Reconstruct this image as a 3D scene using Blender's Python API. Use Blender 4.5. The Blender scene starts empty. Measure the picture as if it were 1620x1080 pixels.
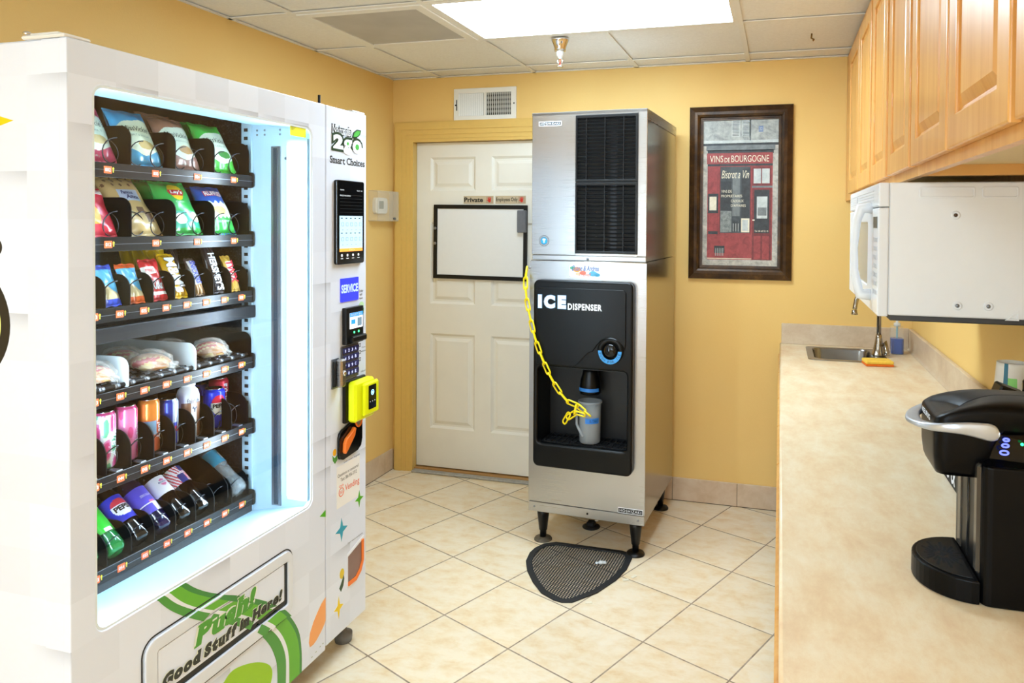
import bpy, math, random
from mathutils import Vector, Matrix, noise
random.seed(7)
PI = math.pi
sc = bpy.context.scene
COL = sc.collection
# ------------------------------------------------------------------ camera, light, exposure
cam_d = bpy.data.cameras.new('camera'); cam = bpy.data.objects.new('camera', cam_d); COL.objects.link(cam)
cam_d.sensor_width = 36.0
cam_d.lens = 1143.93 / 1620 * 36
cam_d.shift_x = (810 - 910.86) / 1620
cam_d.shift_y = (375.10 - 540) / 1620
cam_d.clip_start = 0.02
_r = Vector((0.96229255, 0.27193051, 0.00684467)); _u = Vector((-0.01207534, 0.01756657, 0.99977278)); _w = Vector((-0.27174848, 0.96215654, -0.02018783))
M = Matrix((_r, _u, -_w)).transposed().to_4x4(); M.translation = (0, 0, 1.5539)
cam.matrix_world = M
sc.camera = cam
sc.view_settings.view_transform = 'Standard'; sc.view_settings.look = 'None'
sc.view_settings.gamma = 1.0; sc.view_settings.use_curve_mapping = False
sc.view_settings.exposure = 1.24
world = bpy.data.worlds.new('daylight'); sc.world = world; world.use_nodes = True
world.node_tree.nodes['Background'].inputs[0].default_value = (0.75, 0.85, 1.0, 1)
world.node_tree.nodes['Background'].inputs[1].default_value = 1.0
PANEL_POWER = 10.8      # the ceiling light panels
LED_POWER = 19.0        # the strips in the vending machine door
def fill_light():
    l = bpy.data.lights.new('added_fill_light', 'AREA'); l.shape = 'RECTANGLE'; l.size = 2.2; l.size_y = 1.5
    l.energy = 24; l.color = (0.62, 0.82, 1.0)
    o = bpy.data.objects.new('added_fill_light', l); COL.objects.link(o)
    o.location = (-0.75, -2.62, 1.45); o.rotation_euler = (PI / 2 + math.radians(32), 0, 0)   # added fill behind the camera, tilted up to brighten the ceiling
fill_light()

# ------------------------------------------------------------------ materials
def lin(c):
    if isinstance(c, str):
        c = c.lstrip('#'); c = [int(c[i:i + 2], 16) / 255 for i in (0, 2, 4)]
    return tuple(x / 12.92 if x <= .04045 else ((x + .055) / 1.055) ** 2.4 for x in c[:3]) + (1,)
class NT:
    def __init__(s, name):
        s.m = bpy.data.materials.new(name); s.m.use_nodes = True; s.t = s.m.node_tree
        s.b = s.t.nodes['Principled BSDF']
    def n(s, typ, ins=None, **kw):
        x = s.t.nodes.new(typ)
        for k, v in kw.items(): setattr(x, k, v)
        for k, v in (ins or {}).items():
            if hasattr(v, 'node'): s.t.links.new(v, x.inputs[k])
            else: x.inputs[k].default_value = v
        return x
    def math(s, op, a, b=0.0, c=0.0):
        return s.n('ShaderNodeMath', {0: a, 1: b, 2: c}, operation=op).outputs[0]
    def ramp(s, fac, stops):
        r = s.n('ShaderNodeValToRGB', {0: fac}); cr = r.color_ramp
        while len(cr.elements) < len(stops): cr.elements.new(.5)
        for e, (p, c) in zip(cr.elements, stops): e.position = p; e.color = lin(c)
        return r.outputs[0]
    def mix(s, f, a, b, typ='MIX'):
        x = s.n('ShaderNodeMix', data_type='RGBA', blend_type=typ)
        for k, v in ((0, f), (6, a), (7, b)):
            if hasattr(v, 'node'): s.t.links.new(v, x.inputs[k])
            else: x.inputs[k].default_value = v
        return x.outputs[2]
    def set(s, **kw):
        names = dict(color='Base Color', rough='Roughness', metal='Metallic', spec='Specular IOR Level', normal='Normal', coat='Coat Weight',
                     trans='Transmission Weight', ior='IOR', ecol='Emission Color', estr='Emission Strength', alpha='Alpha', aniso='Anisotropic')
        for k, v in kw.items():
            i = s.b.inputs[names[k]]
            if hasattr(v, 'node'): s.t.links.new(v, i)
            else: i.default_value = v
        return s
    def obj(s): return s.n('ShaderNodeTexCoord').outputs['Object']
    def noise(s, vec, scale, detail=3, rough=.5, out='Fac', dist=0):
        return s.n('ShaderNodeTexNoise', {'Vector': vec, 'Scale': scale, 'Detail': detail, 'Roughness': rough, 'Distortion': dist}).outputs[out]
    def bump(s, h, strength=.2, dist=.002):
        return s.n('ShaderNodeBump', {'Height': h, 'Strength': strength, 'Distance': dist}).outputs[0]
    def mapv(s, vec, scale=(1, 1, 1), rot=(0, 0, 0), loc=(0, 0, 0)):
        return s.n('ShaderNodeMapping', {0: vec, 1: loc, 2: rot, 3: scale}).outputs[0]
MC = {}
def mat(name, col='#808080', rough=.5, metal=0, emit=0, var=.04, bump=0, vs=40, spec=.5, coat=0, trans=0, ior=1.45, alpha=1):
    """plain procedural material: a colour with a slight noise variation"""
    if name in MC: return MC[name]
    s = NT(name); c = lin(col)
    v = s.obj()
    if var > 0 and not emit:
        f = s.noise(v, vs, 3)
        d = tuple(x * (1 - var * 2) for x in c[:3]) + (1,); e = tuple(min(1, x * (1 + var)) for x in c[:3]) + (1,)
        s.set(color=s.mix(f, d, e))
    else: s.set(color=c)
    s.set(rough=rough, metal=metal, spec=spec, coat=coat, trans=trans, ior=ior, alpha=alpha)
    if emit: s.set(ecol=c, estr=emit)
    if bump: s.set(normal=s.bump(s.noise(v, vs * 4, 2), bump))
    MC[name] = s.m
    return s.m

def wall_paint():
    s = NT('yellow_wall_paint'); v = s.obj()
    f = s.noise(v, 1.3, 3)
    s.set(color=s.ramp(f, [(.3, '#ebc172'), (.7, '#eec97e')]), rough=.55, spec=.3)
    s.set(normal=s.bump(s.noise(v, 160, 2), .25, .0015)); return s.m
def ceiling_mat(name, a, b):
    s = NT(name); v = s.obj()
    f = s.noise(v, 90, 4, .7)
    s.set(color=s.ramp(f, [(.3, a), (.65, b)]), rough=.9, spec=.1, normal=s.bump(s.noise(v, 220, 2), .3, .001)); return s.m
def floor_mat():
    s = NT('beige_floor_tile'); v = s.obj()
    T = 0.3526; th = math.radians(-23.6246)
    d = s.n('ShaderNodeVectorMath', {0: v, 1: (-1.6224, 3.5119, 0)}, operation='SUBTRACT').outputs[0]
    r = s.n('ShaderNodeVectorRotate', {'Vector': d, 'Angle': -th}, rotation_type='Z_AXIS').outputs[0]
    r = s.n('ShaderNodeVectorMath', {0: r, 'Scale': 1 / T}, operation='SCALE').outputs[0]
    xyz = s.n('ShaderNodeSeparateXYZ', {0: r})
    g = []
    for k in (0, 1):
        fr = s.math('FRACT', s.math('ADD', xyz.outputs[k], 100.0))
        g.append(s.math('ABSOLUTE', s.math('SUBTRACT', fr, .5)))
    mx = s.math('MAXIMUM', g[0], g[1])
    wob = s.math('MULTIPLY', s.math('SUBTRACT', s.noise(v, 60, 2), .5), .004)
    grout = s.math('GREATER_THAN', s.math('ADD', mx, wob), .5 - .0085)
    edge = s.n('ShaderNodeMapRange', {0: mx, 1: .47, 2: .4915, 3: 1, 4: 0}).outputs[0]
    cell = s.n('ShaderNodeVectorMath', {0: r}, operation='FLOOR').outputs[0]
    wn = s.n('ShaderNodeTexWhiteNoise', {0: cell}, noise_dimensions='3D')
    off = s.n('ShaderNodeVectorMath', {0: wn.outputs['Color'], 'Scale': 9.0}, operation='SCALE').outputs[0]
    vv = s.n('ShaderNodeVectorMath', {0: v, 1: off}, operation='ADD').outputs[0]
    n1 = s.noise(s.mapv(vv, (1, 1.6, 1)), 10, 6, .68, dist=.2)
    c = s.ramp(n1, [(.28, '#dfc091'), (.45, '#e7d2ae'), (.6, '#ecddc3'), (.8, '#edd6a8')])
    n2 = s.noise(vv, 16, 4, .6)
    c = s.mix(s.math('MULTIPLY', s.n('ShaderNodeMapRange', {0: n2, 1: .55, 2: .75}).outputs[0], .35), c, lin('#eee6d6'))
    tone = s.math('ADD', s.math('MULTIPLY', wn.outputs['Value'], .07), .94)
    c = s.mix(1.0, c, s.n('ShaderNodeCombineColor', {0: tone, 1: tone, 2: tone}).outputs[0], 'MULTIPLY')
    gn = s.ramp(s.noise(v, 25, 3), [(.3, '#84705c'), (.7, '#ab9b88')])
    c = s.mix(grout, c, gn)
    s.set(color=c, rough=s.mix(grout, (.28, .28, .28, 1), (.9, .9, .9, 1)), spec=.45)
    s.set(normal=s.bump(s.math('ADD', edge, s.math('MULTIPLY', n2, .12)), .35, .003)); return s.m
def base_tile_mat():
    s = NT('beige_baseboard_tile'); v = s.obj()
    n1 = s.noise(v, 9, 5, .6, dist=.3)
    s.set(color=s.ramp(n1, [(.3, '#c7aa8a'), (.5, '#d3ba9d'), (.7, '#dbc8ae')]), rough=.4, normal=s.bump(n1, .2)); return s.m
def laminate(name, cols, sx=1.0):
    s = NT(name); v = s.obj()
    n1 = s.noise(s.mapv(v, (3.0 * sx, 1.5, 2)), 4.5, 9, .72, dist=.15)
    n2 = s.noise(v, 30, 5, .65, dist=.8)
    c = s.ramp(n1, list(zip((.3, .45, .56, .72), cols)))
    c = s.mix(s.math('MULTIPLY', s.n('ShaderNodeMapRange', {0: n2, 1: .6, 2: .8}).outputs[0], .45), c, lin(cols[3]))
    n3 = s.noise(v, 420, 1)
    c = s.mix(s.math('MULTIPLY', s.n('ShaderNodeMapRange', {0: n3, 1: .62, 2: .7}).outputs[0], .25), c, lin(cols[0]))
    s.set(color=c, rough=.38, spec=.4); return s.m
def wood_mat(name, a, b, c3):
    s = NT(name); v = s.obj()
    n1 = s.noise(s.mapv(v, (1, 14, .9)), 2.2, 5, .55, dist=.5)
    n2 = s.noise(s.mapv(v, (1, 90, 2.5)), 6, 3)
    c = s.ramp(n1, [(.3, a), (.52, b), (.75, c3)])
    c = s.mix(s.math('MULTIPLY', n2, .16), c, lin(a))
    s.set(color=c, rough=.32, spec=.45, coat=.15); return s.m
def steel(name, col='#b9b8b5', rough=.27, vertical=False, metal=1.0):
    s = NT(name); v = s.obj()
    n1 = s.noise(s.mapv(v, (600, 600, 3) if vertical else (2, 2, 700)), 1.0, 2)
    big = s.noise(s.mapv(v, (3, 3, .7)), 1.4, 3)
    s.set(color=lin(col), metal=metal, rough=s.math('ADD', s.math('MULTIPLY', n1, .10), s.math('ADD', rough - .1, s.math('MULTIPLY', big, .08))))
    s.set(normal=s.bump(s.math('ADD', n1, s.math('MULTIPLY', big, 2.0)), .025, .002)); return s.m
def wrap_mat(name, base='#e6edfb'):
    """printed wrap of overlapping white squares, some with a printed soft grey edge"""
    s = NT(name); v = s.obj()
    xyz = s.n('ShaderNodeSeparateXYZ', {0: v})
    h = s.math('ADD', s.math('MULTIPLY', xyz.outputs[1], 1 / .118), s.math('MULTIPLY', xyz.outputs[0], 1 / .118))
    z = s.math('MULTIPLY', xyz.outputs[2], 1 / .105)
    h = s.math('ADD', h, 50.3); z = s.math('ADD', z, 50.2)
    ci = s.n('ShaderNodeCombineXYZ', {0: s.math('FLOOR', h), 1: s.math('FLOOR', z), 2: 3.0}).outputs[0]
    wn = s.n('ShaderNodeTexWhiteNoise', {0: ci}, noise_dimensions='3D')
    tone = s.math('SUBTRACT', 1.0, s.math('MULTIPLY', wn.outputs['Value'], .085))
    ci2 = s.n('ShaderNodeVectorMath', {0: ci, 1: (7.7, 3.1, 1.0)}, operation='ADD').outputs[0]
    w2 = s.n('ShaderNodeTexWhiteNoise', {0: ci2}, noise_dimensions='3D').outputs['Value']
    on = s.math('GREATER_THAN', w2, .74)
    fz = s.math('FRACT', z); fh = s.math('FRACT', h)
    g = s.math('POWER', s.math('MAXIMUM', s.math('SUBTRACT', fz, .55), 0.0), 1.6)
    g = s.math('MULTIPLY', g, s.math('POWER', fh, .8))
    g = s.math('MULTIPLY', s.math('MULTIPLY', g, on), 1.1)
    tone = s.math('SUBTRACT', tone, g)
    c = s.mix(1.0, lin(base), s.n('ShaderNodeCombineColor', {0: tone, 1: s.math('MULTIPLY', tone, .995), 2: tone}).outputs[0], 'MULTIPLY')
    s.set(color=c, rough=.28, spec=.5, coat=.1); return s.m
def thin_glass(name='clear_glass', tint='#f4fbff', refl=.06, haze=.0):
    s = NT(name)
    tr = s.n('ShaderNodeBsdfTransparent', {0: lin(tint)}).outputs[0]
    gl = s.n('ShaderNodeBsdfGlossy', {'Color': (1, 1, 1, 1), 'Roughness': .02}).outputs[0]
    lw = s.n('ShaderNodeLayerWeight', {0: .5}).outputs['Facing']
    f = s.math('ADD', refl, s.math('MULTIPLY', s.math('POWER', lw, 4.0), .45))
    mx = s.n('ShaderNodeMixShader', {0: f}); s.t.links.new(tr, mx.inputs[1]); s.t.links.new(gl, mx.inputs[2])
    out = mx.outputs[0]
    if haze:
        df = s.n('ShaderNodeBsdfDiffuse', {0: lin('#dfe8f2')}).outputs[0]
        n = s.noise(s.mapv(s.obj(), (1, 1.5, 1)), 3.0, 3)
        m2 = s.n('ShaderNodeMixShader', {0: s.math('MULTIPLY', n, haze)}); s.t.links.new(out, m2.inputs[1]); s.t.links.new(df, m2.inputs[2]); out = m2.outputs[0]
    s.t.links.new(out, s.t.nodes['Material Output'].inputs[0]); return s.m
def frosted(name, col, alpha, rough=.4):
    s = NT(name)
    s.set(color=lin(col), rough=rough, alpha=alpha, spec=.4); return s.m
WALL = wall_paint(); CEIL = ceiling_mat('ceiling_tile', '#e6e1d8', '#efebe3'); TBAR = mat('ceiling_grid_paint', '#ebe6dc', .9, var=.02, spec=.1)
FLOOR = floor_mat(); BTILE = base_tile_mat()
LAM = laminate('beige_laminate', ['#dcbc96', '#e4cba6', '#e9d6b6', '#efe2ca']); LAM2 = laminate('backsplash_laminate', ['#bfa688', '#cbb294', '#d2bc9f', '#dccab0'], .5)
OAK = wood_mat('honey_wood', '#d3934a', '#e0a65b', '#e9b66b'); OAK_DARK = wood_mat('honey_wood_edge', '#b9793a', '#cb904e', '#d6a263')
STEEL = steel('brushed_steel', '#b5b4b3', .3); STEELD = steel('brushed_steel_side', '#aaa398', .22); NICKEL = steel('brushed_nickel', '#a89f92', .22, True)
WRAP = wrap_mat('white_square_wrap'); WHITE = mat('white_paint', '#eceae6', .35, var=.015); DOORW = mat('door_white_paint', '#ebe6da', .45, var=.03, vs=6)
TRIMY = mat('yellow_trim_paint', '#e2bb68', .38, var=.03)
BLACK = mat('black_plastic', '#0b0b0c', .35, var=.1, spec=.4); BLACKM = mat('matte_black', '#101011', .6, var=.1); GLOSSB = mat('gloss_black', '#0a0a0b', .12, var=0)
CHROME = mat('chrome', '#d8d8da', .08, 1, var=0); DARKMETAL = mat('dark_metal', '#2b2c30', .35, .6); GREYM = mat('grey_metal', '#8b8f96', .35, .8)
PAPERW = mat('white_print', '#eceff5', .5, var=0); INKB = mat('black_ink', '#1a1a18', .5, var=0)

# ------------------------------------------------------------------ mesh building
class MB:
    def __init__(s): s.v = []; s.f = []; s.mi = []; s.sm = []; s.mats = []
    def m(s, mt):
        if mt not in s.mats: s.mats.append(mt)
        return s.mats.index(mt)
    def add(s, vs, fs, mt, smooth=False, T=None):
        b = len(s.v)
        s.v += [tuple(T @ Vector(q)) if T else tuple(q) for q in vs]
        k = s.m(mt) if not isinstance(mt, list) else None
        for i, f in enumerate(fs):
            s.f.append([b + j for j in f]); s.mi.append(k if k is not None else s.m(mt[i])); s.sm.append(smooth)
        return s
    def box(s, a, b, mt, bev=0, T=None):
        x0, y0, z0 = [min(p, q) for p, q in zip(a, b)]; x1, y1, z1 = [max(p, q) for p, q in zip(a, b)]
        if bev <= 0:
            vs = [(x, y, z) for x in (x0, x1) for y in (y0, y1) for z in (z0, z1)]
            fs = [(0, 1, 3, 2), (4, 6, 7, 5), (0, 4, 5, 1), (2, 3, 7, 6), (0, 2, 6, 4), (1, 5, 7, 3)]
            return s.add(vs, fs, mt, False, T)
        e = min(bev, (x1 - x0) / 2.01, (y1 - y0) / 2.01, (z1 - z0) / 2.01)
        X = (x0, x1); Y = (y0, y1); Z = (z0, z1); vs = []; idx = {}
        for i in (0, 1):
            for j in (0, 1):
                for k in (0, 1):
                    sx = e * (1 - 2 * i); sy = e * (1 - 2 * j); sz = e * (1 - 2 * k)
                    for ax, p in enumerate(((X[i], Y[j] + sy, Z[k] + sz), (X[i] + sx, Y[j], Z[k] + sz), (X[i] + sx, Y[j] + sy, Z[k]))):
                        idx[(i, j, k, ax)] = len(vs); vs.append(p)
        fs = []
        for ax in range(3):
            o1, o2 = [q for q in range(3) if q != ax]
            for sgn in (0, 1):
                loop = []
                for p, q in ((0, 0), (1, 0), (1, 1), (0, 1)):
                    key = [0, 0, 0]; key[ax] = sgn; key[o1] = p; key[o2] = q; loop.append(idx[(*key, ax)])
                fs.append(loop)
        for ax in range(3):      # edges along ax
            o1, o2 = [q for q in range(3) if q != ax]
            for p in (0, 1):
                for q in (0, 1):
                    k0 = [0, 0, 0]; k1 = [0, 0, 0]; k0[o1] = k1[o1] = p; k0[o2] = k1[o2] = q; k1[ax] = 1
                    fs.append([idx[(*k0, o1)], idx[(*k1, o1)], idx[(*k1, o2)], idx[(*k0, o2)]])
        for i in (0, 1):
            for j in (0, 1):
                for k in (0, 1): fs.append([idx[(i, j, k, a)] for a in range(3)])
        c = Vector(((x0 + x1) / 2, (y0 + y1) / 2, (z0 + z1) / 2)); out = []
        for f in fs:
            p = [Vector(vs[i]) for i in f]; n = (p[1] - p[0]).cross(p[2] - p[0]); ce = sum(p, Vector()) / len(p)
            out.append(f if n.dot(ce - c) > 0 else f[::-1])
        return s.add(vs, out, mt, False, T)
    def lathe(s, prof, mt, n=32, T=None, cap=True, smooth=True, mf=None, rf=None):
        """prof: [(r, z)...] around local z"""
        vs = []; fs = []; ms = []
        for k, (r, z) in enumerate(prof):
            for i in range(n):
                a = 2 * PI * i / n; rr = r * (rf(a, z) if rf else 1)
                vs.append((rr * math.cos(a), rr * math.sin(a), z))
        for k in range(len(prof) - 1):
            for i in range(n):
                j = (i + 1) % n
                fs.append((k * n + i, k * n + j, (k + 1) * n + j, (k + 1) * n + i))
                if mf: ms.append(mf(2 * PI * (i + .5) / n, (prof[k][1] + prof[k + 1][1]) / 2))
        if cap:
            for k, rev in ((0, True), (len(prof) - 1, False)):
                if prof[k][0] > 1e-5:
                    l = [k * n + i for i in range(n)]; fs.append(l[::-1] if rev else l)
                    if mf: ms.append(mf(0, prof[k][1]))
        return s.add(vs, fs, ms if mf else mt, smooth, T)
    def tube(s, path, r, mt, n=10, closed=False, T=None, flat=None):
        P = [Vector(p) for p in path]; N = len(P); vs = []; fs = []
        rr = r if isinstance(r, (list, tuple)) else [r] * N
        up = None
        for k in range(N):
            if closed: t = P[(k + 1) % N] - P[k - 1]
            else: t = P[min(k + 1, N - 1)] - P[max(k - 1, 0)]
            t.normalize()
            if up is None:
                up = Vector((0, 0, 1)) if abs(t.z) < .9 else Vector((1, 0, 0))
            a = t.cross(up)
            if a.length < 1e-4: a = t.cross(Vector((1, .3, .2)))
            a.normalize(); b = a.cross(t); up = b
            for i in range(n):
                an = 2 * PI * i / n; w = flat if flat else 1
                vs.append(P[k] + a * math.cos(an) * rr[k] * w + b * math.sin(an) * rr[k])
        for k in range(N if closed else N - 1):
            q = (k + 1) % N
            for i in range(n):
                j = (i + 1) % n; fs.append((k * n + i, q * n + i, q * n + j, k * n + j))
        if not closed:
            fs.append([i for i in range(n)]); fs.append([(N - 1) * n + i for i in range(n)][::-1])
        return s.add(vs, fs, mt, True, T)
    def grid(s, fn, nu, nv, mt, smooth=True, T=None, mf=None, closed=False):
        vs = [fn(i / nu, j / nv) for j in range(nv + 1) for i in range(nu + 1)]; fs = []; ms = []
        for j in range(nv):
            for i in range(nu):
                a = j * (nu + 1) + i; fs.append((a, a + 1, a + nu + 2, a + nu + 1))
                if mf: ms.append(mf((i + .5) / nu, (j + .5) / nv))
        return s.add(vs, fs, ms if mf else mt, smooth, T)
    def prism(s, poly, depth, mt, T=None):
        """convex/concave polygon in local xy, from z=0 to z=depth"""
        n = len(poly)
        vs = [(x, y, 0) for x, y in poly] + [(x, y, depth) for x, y in poly]
        fs = [list(range(n))[::-1], list(range(n, 2 * n))] + [(i, (i + 1) % n, n + (i + 1) % n, n + i) for i in range(n)]
        return s.add(vs, fs, mt, False, T)
    def frommesh(s, me, mt, T, smooth=False, fn=None):
        vs = [fn(v.co) if fn else v.co.copy() for v in me.vertices]
        return s.add(vs, [list(p.vertices) for p in me.polygons], mt, smooth, T)
    def plate(s, polys, thick, mt, T=None, bev=0, smooth=False):
        """filled 2D outline with holes, front at z=thick, back at z=0"""
        c = bpy.data.curves.new('t', 'CURVE'); c.dimensions = '2D'; c.fill_mode = 'BOTH'
        c.extrude = max(thick / 2 - bev, 0); c.bevel_depth = bev; c.offset = -bev; c.bevel_resolution = 2
        for P in polys:
            sp = c.splines.new('POLY'); sp.points.add(len(P) - 1)
            for q, a in zip(sp.points, P): q.co = (a[0], a[1], 0, 1)
            sp.use_cyclic_u = True
        o = bpy.data.objects.new('t', c); me = o.to_mesh()
        Z = Matrix.Translation((0, 0, thick / 2))
        s.frommesh(me, mt, (T @ Z) if T else Z, smooth)
        o.to_mesh_clear(); bpy.data.objects.remove(o); bpy.data.curves.remove(c); return s
    def text(s, body, box, mt, T=None, bold=0, ext=.0004, shear=0, fn=None, space=1.0, keep=False):
        """lettering fitted to box (x0, y0, x1, y1) in local xy, standing out by ext"""
        c = bpy.data.curves.new('t', 'FONT'); c.body = body; c.size = 1; c.offset = bold; c.shear = shear; c.space_character = space; c.resolution_u = 3
        o = bpy.data.objects.new('t', c); me = o.to_mesh()
        if len(me.vertices):
            xs = [v.co.x for v in me.vertices]; ys = [v.co.y for v in me.vertices]
            x0, x1, y0, y1 = min(xs), max(xs), min(ys), max(ys)
            sx = (box[2] - box[0]) / max(x1 - x0, 1e-6); sy = (box[3] - box[1]) / max(y1 - y0, 1e-6)
            if keep: sx = sy = min(sx, sy)
            g = lambda co: Vector((box[0] + (co.x - x0) * sx, box[1] + (co.y - y0) * sy, ext))
            s.frommesh(me, mt, T, False, (lambda co: fn(g(co))) if fn else g)
        o.to_mesh_clear(); bpy.data.objects.remove(o); bpy.data.curves.remove(c); return s
    def slab(s, body, box, mt, T=None, bold=.05, ext=.0006, shear=0.0):
        """heavy lettering with slab serifs, fitted to box"""
        SER = {'H': [(.1, 0), (.9, 0), (.1, 1), (.9, 1)], 'P': [(.15, 0), (.12, 1)], 'N': [(.1, 0), (.1, 1), (.9, 1)], 'S': [], 'G': [(.85, .42)], 'C': [], 'd': [(.9, 0), (.75, 1)], 'u': [(.08, 1), (.75, 1), (.95, 0)], 'h': [(.1, 0), (.9, 0), (.05, 1)], 'f': [(.42, 0)], 'i': [(.5, 0), (.3, .70)], 'n': [(.1, 0), (.9, 0), (.0, 1)], 'r': [(.25, 0), (.1, 1)], 't': [(.75, .02)], 'l': [(.5, 0), (.2, 1)], 'm': [(.07, 0), (.5, 0), (.93, 0), (0, 1)], 'a': [(.95, 0)]}
        x = 0; V = []; Fc = []; capm = .73
        for ch in body:
            if ch == ' ': x += .26; continue
            c = bpy.data.curves.new('t', 'FONT'); c.body = ch; c.size = 1; c.offset = bold; c.resolution_u = 3
            o = bpy.data.objects.new('t', c); me = o.to_mesh()
            x0 = min(v.co.x for v in me.vertices); x1 = max(v.co.x for v in me.vertices); y0 = min(v.co.y for v in me.vertices); y1 = max(v.co.y for v in me.vertices)
            b = len(V); V += [(v.co.x - x0 + x, v.co.y, 0) for v in me.vertices]; Fc += [[b + i for i in p.vertices] for p in me.polygons]
            for k, (fx, fy) in enumerate(SER.get(ch, [])):
                cx_ = x + (x1 - x0) * fx; cy_ = y0 + (y1 - y0) * fy; hw_ = .14 if fy in (0, 1) else .08; b = len(V)
                if fx < .35: cx_ = max(cx_, x + .09)
                if fx > .65: cx_ = min(cx_, x + (x1 - x0) - .09)
                lo = cy_ if fy == 0 else (cy_ - .085 if fy == 1 else cy_ - .04)
                V += [(cx_ - hw_, lo, .0002), (cx_ + hw_, lo, .0002), (cx_ + hw_, lo + .085, .0002), (cx_ - hw_, lo + .085, .0002)]; Fc.append([b, b + 1, b + 2, b + 3])
            x += (x1 - x0) + .045; o.to_mesh_clear(); bpy.data.objects.remove(o); bpy.data.curves.remove(c)
        V = [(a + shear * q, q, e) for a, q, e in V]
        a0 = min(q[0] for q in V); a1 = max(q[0] for q in V); b0 = min(q[1] for q in V); b1 = max(q[1] for q in V)
        sx = (box[2] - box[0]) / (a1 - a0); sy = (box[3] - box[1]) / (b1 - b0)
        return s.add([(box[0] + (p - a0) * sx, box[1] + (q - b0) * sy, ext + e) for p, q, e in V], Fc, mt, False, T)
    def build(s, name, parent=None, world=True, bevel=0, label=None, smooth_angle=None):
        me = bpy.data.meshes.new(name)
        vs = s.v
        if parent is not None and world:
            W = WM.get(parent.name)
            if W: I = W.inverted(); vs = [tuple(I @ Vector(q)) for q in vs]
        me.from_pydata([tuple(q) for q in vs], [], s.f)
        for mt in s.mats: me.materials.append(mt)
        for p, k, sm in zip(me.polygons, s.mi, s.sm): p.material_index = k; p.use_smooth = sm
        me.update()
        o = bpy.data.objects.new(name, me); COL.objects.link(o)
        if parent is not None:
            o.parent = parent; WM[o.name] = WM.get(parent.name, Matrix())
        if bevel:
            b = o.modifiers.new('bevel', 'BEVEL'); b.width = bevel; b.segments = 2; b.limit_method = 'ANGLE'
        if label: o['label'] = label
        return o
WM = {}
def thing(name, label, cat, loc=(0, 0, 0), rz=0, group=None):
    o = bpy.data.objects.new(name, None); COL.objects.link(o); o.empty_display_size = .05
    o.location = loc; o.rotation_euler = (0, 0, rz); o['label'] = label; o['category'] = cat
    if group: o['group'] = group
    WM[o.name] = Matrix.Translation(loc) @ Matrix.Rotation(rz, 4, 'Z'); return o
def tag(o, label, cat, group=None):
    o['label'] = label; o['category'] = cat
    if group: o['group'] = group
    return o
def struct(o): o['kind'] = 'structure'; return o
def FR(o, u, v):
    """frame whose local x -> u, y -> v, z -> u x v, at o"""
    u = Vector(u).normalized(); v = Vector(v).normalized(); w = u.cross(v)
    m = Matrix((u, v, w)).transposed().to_4x4(); m.translation = Vector(o); return m
def rrect(x0, y0, x1, y1, r, n=6):
    P = []
    rs = r if isinstance(r, (list, tuple)) else [r] * 4
    for (cx, cy, a0), q in zip(((x1 - rs[0], y1 - rs[0], 0), (x0 + rs[1], y1 - rs[1], 90), (x0 + rs[2], y0 + rs[2], 180), (x1 - rs[3], y0 + rs[3], 270)), rs):
        if q <= 1e-6: P.append((cx, cy)); continue
        for i in range(n + 1):
            a = math.radians(a0 + 90 * i / n); P.append((cx + q * math.cos(a), cy + q * math.sin(a)))
    return P
def circ(cx, cy, r, n=32, ry=None): return [(cx + r * math.cos(2 * PI * i / n), cy + (ry or r) * math.sin(2 * PI * i / n)) for i in range(n)]
def star4(cx, cy, w, h, k=.28):
    P = []
    for i in range(8):
        a = PI / 2 + i * PI / 4; q = 1 if i % 2 == 0 else k
        P.append((cx + w * q * math.cos(a), cy + h * q * math.sin(a)))
    return P
# ------------------------------------------------------------------ the room
XL, YB, H, XR, YF = -2.329, 4.04, 2.431, 0.66, -2.7
struct(MB().box((XL - .1, YF - .1, -.1), (XR + .1, YB + .1, 0), FLOOR).build('floor'))
struct(MB().box((XL - .1, YF, 0), (XL, YB + .1, H + .1), WALL).build('wall_left'))
struct(MB().box((XR, YF, 0), (XR + .1, YB + .1, H + .1), WALL).build('wall_right'))
DX0, DX1, DZ = -2.185, -1.270, 2.043
w = MB(); w.box((XL, YB, 0), (DX0 - .012, YB + .1, H + .1), WALL); w.box((DX0 - .012, YB, DZ + .012), (DX1 + .012, YB + .1, H + .1), WALL); w.box((DX1 + .012, YB, 0), (XR, YB + .1, H + .1), WALL)
struct(w.build('wall_back'))
WX0, WX1, WZ0, WZ1 = -1.9, .4, .75, 2.15
w = MB(); w.box((XL, YF - .1, 0), (WX0, YF, H), WALL); w.box((WX1, YF - .1, 0), (XR, YF, H), WALL); w.box((WX0, YF - .1, 0), (WX1, YF, WZ0), WALL); w.box((WX0, YF - .1, WZ1), (WX1, YF, H), WALL)
struct(w.build('wall_front'))
w = MB().plate([[(WX0, WZ0), (WX1, WZ0), (WX1, WZ1), (WX0, WZ1)], [(WX0 + .05, WZ0 + .05), (WX1 - .05, WZ0 + .05), (WX1 - .05, WZ1 - .05), (WX0 + .05, WZ1 - .05)]], .1, WHITE, FR((0, YF, 0), (1, 0, 0), (0, 0, 1)))
struct(w.build('fill_window_1'))  # unseen window frame, added to house the fill light
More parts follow.
